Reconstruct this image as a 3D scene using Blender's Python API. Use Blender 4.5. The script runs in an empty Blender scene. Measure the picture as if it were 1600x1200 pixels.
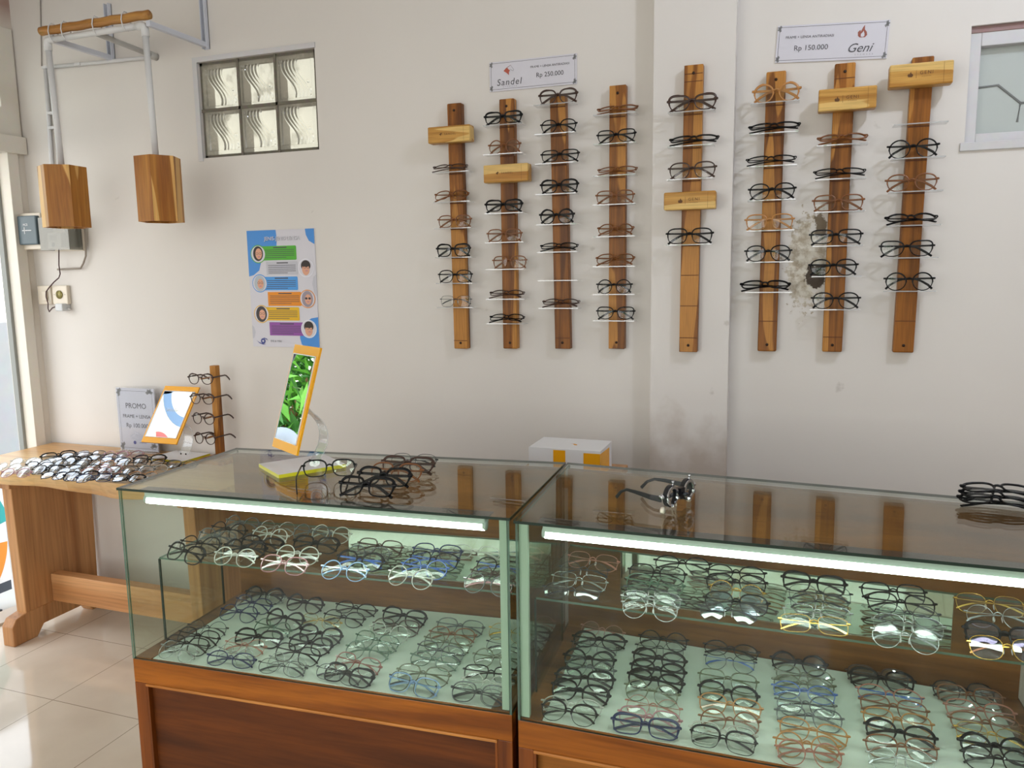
import bpy, bmesh, math, random
from mathutils import Vector, Matrix
random.seed(7)
SC = bpy.context.scene
COL = SC.collection

# ------------------------------------------------------------------ camera
F_PX = 1231.318
CAM = Vector((0.0, -2.7, 1.53))
YAW, PITCH, ROLL = -0.347553693, -0.140005410, 0.0143342909
_f = Vector((math.sin(YAW)*math.cos(PITCH), math.cos(YAW)*math.cos(PITCH), math.sin(PITCH)))
_r = Vector((math.cos(YAW), -math.sin(YAW), 0))
_d = _f.cross(_r)
RIGHT = _r*math.cos(ROLL) + _d*math.sin(ROLL)
DOWN = -_r*math.sin(ROLL) + _d*math.cos(ROLL)
FWD = _f
cd = bpy.data.cameras.new('camera'); cam = bpy.data.objects.new('camera', cd); COL.objects.link(cam)
cd.sensor_width = 36; cd.sensor_fit = 'HORIZONTAL'; cd.lens = F_PX/1600*36; cd.clip_start = .02
cam.matrix_world = Matrix((( RIGHT.x, -DOWN.x, -FWD.x, CAM.x), (RIGHT.y, -DOWN.y, -FWD.y, CAM.y),
                           (RIGHT.z, -DOWN.z, -FWD.z, CAM.z), (0, 0, 0, 1)))
SC.camera = cam

def ray(px, py): return RIGHT*((px-800)/F_PX) + DOWN*((py-600)/F_PX) + FWD
def onX(px, py, X): d = ray(px, py); return CAM + d*((X-CAM.x)/d.x)
def onY(px, py, Y=0.0): d = ray(px, py); return CAM + d*((Y-CAM.y)/d.y)
def onZ(px, py, Z): d = ray(px, py); return CAM + d*((Z-CAM.z)/d.z)

# ------------------------------------------------------------------ world, light, exposure
SC.view_settings.view_transform = 'Standard'; SC.view_settings.look = 'None'
SC.view_settings.gamma = 1; SC.view_settings.use_curve_mapping = False
SC.view_settings.exposure = 0.04
SC.cycles.max_bounces = 10; SC.cycles.transparent_max_bounces = 48
SC.cycles.caustics_reflective = False; SC.cycles.caustics_refractive = False
SC.cycles.sample_clamp_indirect = 6
W = bpy.data.worlds.new('sky'); SC.world = W; W.use_nodes = True
wn = W.node_tree; bg = wn.nodes['Background']
wtc = wn.nodes.new('ShaderNodeTexCoord'); wsep = wn.nodes.new('ShaderNodeSeparateXYZ')
wr = wn.nodes.new('ShaderNodeValToRGB')
wn.links.new(wtc.outputs['Generated'], wsep.inputs[0]); wn.links.new(wsep.outputs['Z'], wr.inputs[0])
wr.color_ramp.elements[0].position = 0.0; wr.color_ramp.elements[0].color = (1, .97, .915, 1)
wr.color_ramp.elements[1].position = 0.7; wr.color_ramp.elements[1].color = (.78, .88, 1, 1)
wn.links.new(wr.outputs[0], bg.inputs['Color'])
bg.inputs['Strength'].default_value = 4.1

def lamp(name, kind, loc, energy, color=(1, 1, 1), rot=(0, 0, 0), **kw):
    l = bpy.data.lights.new(name, kind); l.energy = energy; l.color = color
    for k, v in kw.items(): setattr(l, k, v)
    o = bpy.data.objects.new(name, l); o.location = loc; o.rotation_euler = rot; COL.objects.link(o); return o
def portal(name, loc, rot, sx, sy):
    o = lamp(name, 'AREA', loc, 1, rot=rot, shape='RECTANGLE', size=sx, size_y=sy); o.data.cycles.is_portal = True
    return o
XL, XR, YF, ZC = -3.3, 1.9, -4.3, 3.2
LAMP = Vector((.95, -1.25, 2.98))
lamp('bulb_light', 'POINT', LAMP, 37, (.78, .86, 1), shadow_soft_size=.055)
portal('door_light', (XL-.06, -.62, 1.04), (0, -math.pi/2, 0), 2.06, 1.05)
portal('shopfront_light', (-1.35, YF-.08, 1.6), (math.pi/2, 0, 0), 3.3, 2.4)

# ------------------------------------------------------------------ mesh builder
ORG = {}
class MB:
    def __init__(s): s.v = []; s.f = []; s.m = []; s.sm = []; s.cur = 0
    def add(s, vs, fs, smooth=False, mi=None):
        n = len(s.v); s.v += [tuple(p) for p in vs]
        for f in fs:
            s.f.append([n+i for i in f]); s.m.append(s.cur if mi is None else mi); s.sm.append(smooth)
    def box(s, x0, x1, y0, y1, z0, z1, mi=None, M=None):
        vs = [Vector(p) for p in ((x0,y0,z0),(x1,y0,z0),(x1,y1,z0),(x0,y1,z0),(x0,y0,z1),(x1,y0,z1),(x1,y1,z1),(x0,y1,z1))]
        if M: vs = [M @ p for p in vs]
        s.add(vs, [(0,3,2,1),(4,5,6,7),(0,1,5,4),(1,2,6,5),(2,3,7,6),(3,0,4,7)], mi=mi)
    def hexa(s, bot, top, mi=None):      # two quads of four points each
        s.add(list(bot)+list(top), [(0,3,2,1),(4,5,6,7),(0,1,5,4),(1,2,6,5),(2,3,7,6),(3,0,4,7)], mi=mi)
    def prism(s, pts, d, mi=None, smooth=False):     # polygon extruded by vector d
        n = len(pts); a = [Vector(p) for p in pts]; b = [p+Vector(d) for p in a]
        s.add(a+b, [tuple(range(n-1, -1, -1)), tuple(range(n, 2*n))], mi=mi)
        k = len(s.v)-2*n
        for i in range(n):
            s.f.append([k+i, k+(i+1) % n, k+n+(i+1) % n, k+n+i]); s.m.append(s.cur if mi is None else mi); s.sm.append(smooth)
    def tube(s, path, r, n=8, closed=False, caps=True, mi=None):
        path = [Vector(p) for p in path]; N = len(path); rings = []
        up = Vector((0.0123, .0371, 1)).normalized(); vs = []
        prev = None
        for i, p in enumerate(path):
            a = path[(i-1) % N] if (closed or i > 0) else p; b = path[(i+1) % N] if (closed or i < N-1) else p
            t = (b-a).normalized()
            x = (prev - t*prev.dot(t)) if prev is not None else t.cross(up)
            if x.length < 1e-5: x = t.cross(Vector((1, 0, 0)))
            x.normalize(); prev = x; y = t.cross(x)
            rr = r[i] if isinstance(r, (list, tuple)) else r
            for k in range(n):
                q = 2*math.pi*k/n; vs.append(p + x*math.cos(q)*rr + y*math.sin(q)*rr)
        fs = []
        for i in range(N if closed else N-1):
            j = (i+1) % N
            for k in range(n):
                l = (k+1) % n; fs.append((i*n+k, i*n+l, j*n+l, j*n+k))
        if caps and not closed: fs += [tuple(range(n-1, -1, -1)), tuple((N-1)*n+k for k in range(n))]
        s.add(vs, fs, smooth=True, mi=mi)
    def disc(s, c, nrm, r, n=20, mi=None, r2=None):
        nrm = Vector(nrm).normalized(); x = nrm.orthogonal().normalized(); y = nrm.cross(x)
        s.add([Vector(c)+x*r*math.cos(2*math.pi*k/n)+y*r*math.sin(2*math.pi*k/n) for k in range(n)], [tuple(range(n))], mi=mi)
    def sweep(s, path, w, h, side, mi=None):   # rectangular section; side = width dir function
        vs = []; N = len(path)
        for i, p in enumerate(path):
            p = Vector(p); a = Vector(path[max(i-1, 0)]); b = Vector(path[min(i+1, N-1)]); t = (b-a).normalized()
            x = Vector(side); x = (x - t*x.dot(t)).normalized(); y = t.cross(x)
            ww = w[i] if isinstance(w, list) else w; hh = h[i] if isinstance(h, list) else h
            for (c, e) in ((-1, -.6), (-.6, -1), (.6, -1), (1, -.6), (1, .6), (.6, 1), (-.6, 1), (-1, .6)):
                vs.append(p + x*c*ww/2 + y*e*hh/2)
        fs = []
        for i in range(N-1):
            for k in range(8):
                l = (k+1) % 8; fs.append((i*8+k, i*8+l, (i+1)*8+l, (i+1)*8+k))
        fs += [tuple(range(7, -1, -1)), tuple((N-1)*8+k for k in range(8))]
        s.add(vs, fs, smooth=False, mi=mi)
    def mesh(s, name, mats, off=Vector((0, 0, 0))):
        me = bpy.data.meshes.new(name)
        me.from_pydata([(v[0]-off[0], v[1]-off[1], v[2]-off[2]) for v in s.v], [], s.f)
        for m in (mats if isinstance(mats, (list, tuple)) else [mats]): me.materials.append(m)
        me.polygons.foreach_set('material_index', s.m); me.polygons.foreach_set('use_smooth', s.sm)
        bm = bmesh.new(); bm.from_mesh(me); bmesh.ops.recalc_face_normals(bm, faces=bm.faces); bm.to_mesh(me); bm.free()
        me.update(); return me
    def build(s, name, mats, parent=None, world=True, bevel=0):
        if parent is None:
            xs = [v[0] for v in s.v]; ys = [v[1] for v in s.v]; zs = [v[2] for v in s.v]
            off = Vector(((min(xs)+max(xs))/2, (min(ys)+max(ys))/2, min(zs)))
        else: off = ORG[parent.name] if world else Vector((0, 0, 0))
        o = bpy.data.objects.new(name, s.mesh(name, mats, off)); COL.objects.link(o)
        if parent is None: o.location = off; ORG[o.name] = off
        else: o.parent = parent; ORG[o.name] = off
        if bevel:
            b = o.modifiers.new('bevel', 'BEVEL'); b.width = bevel; b.segments = 2; b.limit_method = 'ANGLE'
        return o
def tag(o, label=None, cat=None, group=None, kind=None):
    if label: o['label'] = label
    if cat: o['category'] = cat
    if group: o['group'] = group
    if kind: o['kind'] = kind
    return o
def empty(name, loc, label, cat, group=None, rot=(0, 0, 0)):
    o = bpy.data.objects.new(name, None); COL.objects.link(o); o.location = loc; o.rotation_euler = rot
    o.empty_display_size = .02; ORG[o.name] = Vector(loc); return tag(o, label, cat, group)
_fonts = {}
def text_geo(mb, body, size, M, mi=0, depth=.0003, align='CENTER', spacing=1.0, shear=0):
    """flat lettering, laid in the XY plane of matrix M"""
    c = bpy.data.curves.new('t', 'FONT'); c.body = body; c.size = size; c.align_x = align; c.align_y = 'CENTER'
    c.space_character = spacing; c.shear = shear; c.resolution_u = 3
    o = bpy.data.objects.new('t', c); COL.objects.link(o)
    dg = bpy.context.evaluated_depsgraph_get(); me = bpy.data.meshes.new_from_object(o.evaluated_get(dg))
    mb.add([M @ v.co for v in me.vertices], [tuple(p.vertices) for p in me.polygons], mi=mi)
    bpy.data.objects.remove(o); bpy.data.curves.remove(c); bpy.data.meshes.remove(me)

# ------------------------------------------------------------------ materials
def newmat(name):
    m = bpy.data.materials.new(name); m.use_nodes = True; nt = m.node_tree
    return m, nt, nt.nodes['Principled BSDF'], nt.nodes, nt.links
def srgb(r, g, b):
    f = lambda c: (c/255/12.92) if c/255 <= .04045 else ((c/255+.055)/1.055)**2.4
    return (f(r), f(g), f(b), 1)
def plain(name, col, rough=.5, metal=0, spec=.5, bump=0, bscale=200):
    m, nt, p, N, L = newmat(name)
    p.inputs['Base Color'].default_value = col; p.inputs['Roughness'].default_value = rough
    p.inputs['Metallic'].default_value = metal; p.inputs['Specular IOR Level'].default_value = spec
    tc = N.new('ShaderNodeTexCoord'); nz = N.new('ShaderNodeTexNoise'); nz.inputs['Scale'].default_value = bscale
    L.new(tc.outputs['Object'], nz.inputs['Vector'])
    mx = N.new('ShaderNodeMix'); mx.data_type = 'RGBA'; mx.inputs['Factor'].default_value = .06
    mx.inputs[6].default_value = col; L.new(nz.outputs['Color'], mx.inputs[7]); 
    if bump:
        b = N.new('ShaderNodeBump'); b.inputs['Strength'].default_value = bump; b.inputs['Distance'].default_value = .002
        L.new(nz.outputs[0], b.inputs['Height']); L.new(b.outputs[0], p.inputs['Normal'])
        L.new(mx.outputs[2], p.inputs['Base Color'])
    return m
def schlick(N, L, f0=.04):
    lw = N.new('ShaderNodeLayerWeight'); lw.inputs['Blend'].default_value = .5
    pw = N.new('ShaderNodeMath'); pw.operation = 'POWER'; pw.inputs[1].default_value = 5; L.new(lw.outputs['Facing'], pw.inputs[0])
    ma = N.new('ShaderNodeMath'); ma.operation = 'MULTIPLY_ADD'; ma.inputs[1].default_value = 1-f0; ma.inputs[2].default_value = f0
    L.new(pw.outputs[0], ma.inputs[0]); return ma.outputs[0]
def pane(name, tint, f0=.04, rough=0.0, dirt=0, body=None, bodyfac=0):
    m, nt, p, N, L = newmat(name); N.remove(p); out = N['Material Output']
    t = N.new('ShaderNodeBsdfTransparent'); t.inputs[0].default_value = tint
    g = N.new('ShaderNodeBsdfGlossy'); g.inputs['Roughness'].default_value = rough
    base = t.outputs[0]
    if body:
        d = N.new('ShaderNodeBsdfPrincipled'); d.inputs['Base Color'].default_value = body; d.inputs['Roughness'].default_value = .3
        mb_ = N.new('ShaderNodeMixShader'); mb_.inputs[0].default_value = bodyfac
        L.new(t.outputs[0], mb_.inputs[1]); L.new(d.outputs[0], mb_.inputs[2]); base = mb_.outputs[0]
    if dirt:
        tc = N.new('ShaderNodeTexCoord'); nz = N.new('ShaderNodeTexNoise'); nz.inputs['Scale'].default_value = 9; nz.inputs['Detail'].default_value = 6
        L.new(tc.outputs['Object'], nz.inputs['Vector'])
        rp = N.new('ShaderNodeMapRange'); rp.inputs[1].default_value = .45; rp.inputs[2].default_value = .8; rp.inputs[4].default_value = dirt
        L.new(nz.outputs[0], rp.inputs[0]); df = N.new('ShaderNodeBsdfDiffuse'); df.inputs[0].default_value = (.7, .75, .7, 1)
        md = N.new('ShaderNodeMixShader'); L.new(rp.outputs[0], md.inputs[0]); L.new(base, md.inputs[1]); L.new(df.outputs[0], md.inputs[2]); base = md.outputs[0]
    mx = N.new('ShaderNodeMixShader'); L.new(schlick(N, L, f0), mx.inputs[0]); L.new(base, mx.inputs[1]); L.new(g.outputs[0], mx.inputs[2])
    L.new(mx.outputs[0], out.inputs[0]); return m
def wood(name, c1, c2, c3=None, axis=2, scale=1.0, rough=.4, thr=.58, edge=0.0, knots=True):
    """grain along axis; c3 = pale sapwood patches with a sharp border"""
    m, nt, p, N, L = newmat(name)
    tc = N.new('ShaderNodeTexCoord'); oi = N.new('ShaderNodeObjectInfo')
    off = N.new('ShaderNodeVectorMath'); off.operation = 'MULTIPLY_ADD'
    cb = N.new('ShaderNodeCombineXYZ')
    for i in range(3): L.new(oi.outputs['Random'], cb.inputs[i])
    off.inputs[1].default_value = (7.3, 11.7, 5.1); L.new(cb.outputs[0], off.inputs[0]); L.new(tc.outputs['Object'], off.inputs[2])
    mp = N.new('ShaderNodeMapping'); sc = [26*scale]*3; sc[axis] = 1.6*scale; mp.inputs['Scale'].default_value = sc
    L.new(off.outputs[0], mp.inputs[0])
    n1 = N.new('ShaderNodeTexNoise'); n1.inputs['Scale'].default_value = 1; n1.inputs['Detail'].default_value = 5; n1.inputs['Distortion'].default_value = .8
    L.new(mp.outputs[0], n1.inputs['Vector'])
    mp2 = N.new('ShaderNodeMapping'); sc2 = [260*scale]*3; sc2[axis] = 9*scale; mp2.inputs['Scale'].default_value = sc2
    L.new(off.outputs[0], mp2.inputs[0])
    n2 = N.new('ShaderNodeTexNoise'); n2.inputs['Scale'].default_value = 1; n2.inputs['Detail'].default_value = 3; L.new(mp2.outputs[0], n2.inputs['Vector'])
    r = N.new('ShaderNodeValToRGB'); r.color_ramp.elements[0].position = .36; r.color_ramp.elements[0].color = c2
    r.color_ramp.elements[1].position = .62; r.color_ramp.elements[1].color = c1
    L.new(n1.outputs[0], r.inputs[0]); colr = r.outputs[0]
    mf = N.new('ShaderNodeMix'); mf.data_type = 'RGBA'; mf.blend_type = 'MULTIPLY'; mf.inputs['Factor'].default_value = .6
    r2 = N.new('ShaderNodeMapRange'); r2.inputs[1].default_value = .3; r2.inputs[2].default_value = .6; r2.inputs[3].default_value = .6
    L.new(n2.outputs[0], r2.inputs[0]); 
    if c3:
        mp3 = N.new('ShaderNodeMapping'); s3 = [14*scale]*3; s3[axis] = 1.3*scale; mp3.inputs['Scale'].default_value = s3; L.new(off.outputs[0], mp3.inputs[0])
        n3 = N.new('ShaderNodeTexNoise'); n3.inputs['Scale'].default_value = 1; n3.inputs['Detail'].default_value = 1; L.new(mp3.outputs[0], n3.inputs['Vector'])
        r3 = N.new('ShaderNodeMapRange'); r3.inputs[1].default_value = thr; r3.inputs[2].default_value = thr+.012; L.new(n3.outputs[0], r3.inputs[0])
        m3 = N.new('ShaderNodeMix'); m3.data_type = 'RGBA'; L.new(r3.outputs[0], m3.inputs['Factor']); L.new(colr, m3.inputs[6]); m3.inputs[7].default_value = c3; colr = m3.outputs[2]
    L.new(colr, mf.inputs[6]); L.new(r2.outputs[0], mf.inputs[7]); L.new(mf.outputs[2], p.inputs['Base Color'])
    p.inputs['Roughness'].default_value = rough; p.inputs['Specular IOR Level'].default_value = .28
    b = N.new('ShaderNodeBump'); b.inputs['Strength'].default_value = .15; b.inputs['Distance'].default_value = .001
    L.new(n2.outputs[0], b.inputs['Height']); L.new(b.outputs[0], p.inputs['Normal'])
    return m

M = {}
def plaster(name, base, damage=False, red=False, low=False):
    m, nt, p, N, L = newmat(name)
    g = N.new('ShaderNodeNewGeometry')
    n1 = N.new('ShaderNodeTexNoise'); n1.inputs['Scale'].default_value = 1.3; n1.inputs['Detail'].default_value = 6
    n2 = N.new('ShaderNodeTexNoise'); n2.inputs['Scale'].default_value = 35; n2.inputs['Detail'].default_value = 5
    for n in (n1, n2): L.new(g.outputs['Position'], n.inputs['Vector'])
    r = N.new('ShaderNodeValToRGB'); r.color_ramp.elements[0].position = .3; r.color_ramp.elements[1].position = .7
    r.color_ramp.elements[0].color = tuple(c*.93 for c in base[:3])+(1,); r.color_ramp.elements[1].color = base
    L.new(n1.outputs[0], r.inputs[0]); col = r.outputs[0]
    # small scuffs
    n4 = N.new('ShaderNodeTexNoise'); n4.inputs['Scale'].default_value = 11; n4.inputs['Detail'].default_value = 8; L.new(g.outputs['Position'], n4.inputs['Vector'])
    r4 = N.new('ShaderNodeMapRange'); r4.inputs[1].default_value = .72; r4.inputs[2].default_value = .76; r4.inputs[4].default_value = .35
    L.new(n4.outputs[0], r4.inputs[0]); m4 = N.new('ShaderNodeMix'); m4.data_type = 'RGBA'
    L.new(r4.outputs[0], m4.inputs['Factor']); L.new(col, m4.inputs[6]); m4.inputs[7].default_value = (.3, .26, .22, 1); col = m4.outputs[2]
    b = N.new('ShaderNodeBump'); b.inputs['Strength'].default_value = .22; b.inputs['Distance'].default_value = .004
    nsum = N.new('ShaderNodeMath'); nsum.operation = 'ADD'; L.new(n1.outputs[0], nsum.inputs[0])
    nm = N.new('ShaderNodeMath'); nm.operation = 'MULTIPLY'; nm.inputs[1].default_value = .25; L.new(n2.outputs[0], nm.inputs[0]); L.new(nm.outputs[0], nsum.inputs[1])
    h = nsum.outputs[0]
    if damage:
        def blob(cx, cz, rx, rz, amp, lo, hi):
            mp = N.new('ShaderNodeMapping'); mp.inputs['Location'].default_value = (-cx/rx, 0, -cz/rz); mp.inputs['Scale'].default_value = (1/rx, 0, 1/rz)
            L.new(g.outputs['Position'], mp.inputs[0]); ln = N.new('ShaderNodeVectorMath'); ln.operation = 'LENGTH'; L.new(mp.outputs[0], ln.inputs[0])
            nz = N.new('ShaderNodeTexNoise'); nz.inputs['Scale'].default_value = 38; nz.inputs['Detail'].default_value = 7; nz.inputs['Roughness'].default_value = .65
            L.new(g.outputs['Position'], nz.inputs['Vector'])
            a = N.new('ShaderNodeMath'); a.operation = 'MULTIPLY_ADD'; a.inputs[1].default_value = amp; L.new(nz.outputs[0], a.inputs[0]); L.new(ln.outputs['Value'], a.inputs[2])
            q = N.new('ShaderNodeMapRange'); q.inputs[1].default_value = lo; q.inputs[2].default_value = hi; q.inputs[3].default_value = 1; q.inputs[4].default_value = 0
            L.new(a.outputs[0], q.inputs[0]); return q.outputs[0], nz.outputs[0]
        k1, nz1 = blob(.02, 1.545, .075, .17, 2.4, 1.95, 2.02)
        cr = N.new('ShaderNodeValToRGB'); cr.color_ramp.elements[0].position = .40; cr.color_ramp.elements[0].color = srgb(176, 163, 144)
        cr.color_ramp.elements[1].position = .56; cr.color_ramp.elements[1].color = srgb(216, 210, 198); L.new(nz1, cr.inputs[0])
        ma = N.new('ShaderNodeMix'); ma.data_type = 'RGBA'; L.new(k1, ma.inputs['Factor']); L.new(col, ma.inputs[6]); L.new(cr.outputs[0], ma.inputs[7]); col = ma.outputs[2]
        k2, nz2 = blob(.05, 1.505, .03, .042, 1.6, 1.7, 1.8)
        mb2 = N.new('ShaderNodeMix'); mb2.data_type = 'RGBA'; L.new(k2, mb2.inputs['Factor']); L.new(col, mb2.inputs[6]); mb2.inputs[7].default_value = srgb(74, 62, 52); col = mb2.outputs[2]
        k3, nz3 = blob(.06, 1.665, .02, .05, 3.0, 2.25, 2.45)
        mb3 = N.new('ShaderNodeMix'); mb3.data_type = 'RGBA'; L.new(k3, mb3.inputs['Factor']); L.new(col, mb3.inputs[6]); mb3.inputs[7].default_value = srgb(124, 110, 92); col = mb3.outputs[2]
        # dirty bare plaster low on the pilaster
        hs = N.new('ShaderNodeMath'); hs.operation = 'MULTIPLY_ADD'; hs.inputs[1].default_value = -1.6; L.new(k1, hs.inputs[0])
        hn = N.new('ShaderNodeMath'); hn.operation = 'MULTIPLY'; L.new(k1, hn.inputs[0]); L.new(nz1, hn.inputs[1])
        hm = N.new('ShaderNodeMath'); hm.operation = 'MULTIPLY_ADD'; hm.inputs[1].default_value = 7; L.new(hn.outputs[0], hm.inputs[0]); L.new(h, hm.inputs[2]); L.new(hm.outputs[0], hs.inputs[2]); h = hs.outputs[0]
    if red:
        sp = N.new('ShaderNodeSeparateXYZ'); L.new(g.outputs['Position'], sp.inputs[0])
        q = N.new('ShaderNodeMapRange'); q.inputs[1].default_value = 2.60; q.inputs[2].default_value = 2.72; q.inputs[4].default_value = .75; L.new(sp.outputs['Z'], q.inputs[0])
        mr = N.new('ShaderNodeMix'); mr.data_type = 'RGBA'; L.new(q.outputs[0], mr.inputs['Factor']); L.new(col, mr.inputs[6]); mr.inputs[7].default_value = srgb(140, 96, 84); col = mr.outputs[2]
    if low:       # bare, stained plaster near the foot
        sp = N.new('ShaderNodeSeparateXYZ'); L.new(g.outputs['Position'], sp.inputs[0])
        a = N.new('ShaderNodeMath'); a.operation = 'MULTIPLY_ADD'; a.inputs[1].default_value = .5; L.new(n4.outputs[0], a.inputs[0]); L.new(sp.outputs['Z'], a.inputs[2])
        q = N.new('ShaderNodeMapRange'); q.inputs[1].default_value = 1.12; q.inputs[2].default_value = 1.32; q.inputs[3].default_value = .8; q.inputs[4].default_value = 0; L.new(a.outputs[0], q.inputs[0])
        mr = N.new('ShaderNodeMix'); mr.data_type = 'RGBA'; L.new(q.outputs[0], mr.inputs['Factor']); L.new(col, mr.inputs[6]); mr.inputs[7].default_value = srgb(178, 164, 152); col = mr.outputs[2]
    L.new(h, b.inputs['Height']); L.new(b.outputs[0], p.inputs['Normal']); L.new(col, p.inputs['Base Color'])
    p.inputs['Roughness'].default_value = .55; p.inputs['Specular IOR Level'].default_value = .3
    return m
M['wall'] = plaster('wall_paint', srgb(222, 217, 212), damage=True)
M['wall_pilaster'] = plaster('pilaster_paint', srgb(222, 217, 213), low=True)
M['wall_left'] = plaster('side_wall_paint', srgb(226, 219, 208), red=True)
M['white_paint'] = plain('white_paint', srgb(226, 224, 218), .45, bump=.2, bscale=30)
M['dirty_white'] = plain('dirty_white_paint', srgb(205, 203, 205), .5, bump=.4, bscale=40)
M['grout_dark'] = plain('dirty_mortar', srgb(104, 98, 84), .9, bump=.8, bscale=60)
M['pvc'] = plain('pvc_white', srgb(215, 215, 216), .35)
M['steel_white'] = plain('steel_white', srgb(205, 208, 218), .4)
M['bamboo'] = wood('bamboo', srgb(200, 150, 84), srgb(160, 105, 50), axis=0, rough=.35)
M['shade'] = wood('shade_wood', srgb(184, 124, 48), srgb(150, 90, 26), srgb(222, 172, 98), axis=2, scale=.8, thr=.62)
M['post'] = wood('rack_wood', srgb(150, 92, 30), srgb(100, 56, 14), srgb(184, 126, 56), axis=2, scale=1.3, thr=.57)
M['signwood'] = wood('sign_wood', srgb(202, 154, 78), srgb(170, 116, 46), srgb(220, 182, 110), axis=0, scale=1.5, thr=.5)
M['case'] = wood('case_wood', srgb(164, 94, 26), srgb(122, 64, 14), axis=0, scale=.6, rough=.35)
M['case_v'] = wood('case_wood_upright', srgb(132, 70, 22), srgb(92, 44, 12), axis=2, scale=.6, rough=.35)
M['moulding'] = wood('moulding_wood', srgb(200, 134, 66), srgb(172, 106, 46), axis=0, rough=.4)
M['case_in'] = wood('case_inner_wood', srgb(128, 82, 38), srgb(94, 56, 22), axis=0, scale=.6, rough=.35)
M['table'] = wood('table_wood', srgb(222, 184, 128), srgb(198, 150, 96), axis=0, scale=.35, rough=.3)
M['table_leg'] = wood('table_leg_wood', srgb(198, 148, 98), srgb(166, 114, 70), axis=2, scale=.35, rough=.4)
M['table_beam'] = wood('table_beam_wood', srgb(210, 156, 106), srgb(184, 128, 80), axis=0, scale=.35, rough=.4)
M['glass'] = pane('case_glass', (.93, .97, .94, 1), .022, dirt=.008)
M['edge'] = pane('glass_edge', (.35, .6, .5, 1), .05, body=srgb(84, 118, 102), bodyfac=.55)
M['edge_dark'] = plain('glass_edge_dark', srgb(34, 52, 44), .15)
M['strip'] = plain('corner_strip', srgb(168, 190, 170), .35)
M['mirror'] = plain('mirror', (.86, .92, .88, 1), .01, metal=1)
M['bmirror'] = plain('back_mirror', (.78, .88, .80, 1), .03, metal=1)
M['board'] = plain('display_board', srgb(214, 222, 208), .6, bump=.1)
M['acrylic'] = pane('clear_acrylic', (.97, .975, .98, 1), .06, body=(.85, .87, .9, 1), bodyfac=.03)
M['holder'] = pane('sign_holder', (.98, .98, .98, 1), .04)
M['acrylic_edge'] = pane('acrylic_edge', (.9, .92, .93, 1), .08, body=(.9, .9, .9, 1), bodyfac=.28)
M['yellow'] = plain('yellow_acrylic', srgb(240, 168, 24), .25)
M['lime'] = plain('yellow_green_edge', srgb(206, 196, 30), .3)
M['white'] = plain('white_card', srgb(228, 227, 228), .4)
M['paper'] = plain('paper', srgb(208, 206, 215), .45)
M['ink'] = plain('ink', srgb(74, 72, 78), .6)
M['ink_light'] = plain('light_ink', srgb(150, 150, 160), .6)
M['leaf_ink'] = plain('grey_leaf_ink', srgb(130, 130, 132), .6)
M['red_ink'] = plain('red_ink', srgb(176, 84, 66), .6)
M['brown_ink'] = plain('brown_ink', srgb(150, 84, 70), .6)
M['tube_mount'] = plain('lamp_housing', srgb(190, 205, 196), .35)
M['screw'] = plain('screw', srgb(60, 46, 38), .4, metal=.7)
M['groove'] = plain('groove', srgb(86, 44, 20), .8)
M['burn'] = plain('burnt_mark', srgb(96, 64, 34), .8)
M['black_rubber'] = plain('black_plastic', srgb(28, 28, 30), .4)
M['dark_metal'] = plain('dark_metal', srgb(60, 62, 66), .3, metal=.9)
M['chrome'] = plain('chrome', srgb(200, 200, 205), .15, metal=1)
M['grey_panel'] = plain('grey_blue_panel', srgb(84, 100, 108), .4)
M['cream'] = plain('cream_plastic', srgb(222, 212, 196), .4)
M['meter'] = pane('meter_cover', (.8, .8, .78, 1), .06, body=srgb(150, 150, 140), bodyfac=.35)
M['cable'] = plain('cable', srgb(70, 40, 40), .5)
M['brass'] = plain('socket_ring', srgb(150, 140, 84), .35, metal=.5)
def emis(name, col, s):
    m, nt, p, N, L = newmat(name); p.inputs['Base Color'].default_value = (.9, .9, .9, 1)
    p.inputs['Emission Color'].default_value = col; p.inputs['Emission Strength'].default_value = s; return m
M['tube'] = emis('tube_light', (.88, 1, .93, 1), 16)
M['bulb'] = emis('bulb_glow', (1, .97, .93, 1), 8)

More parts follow.
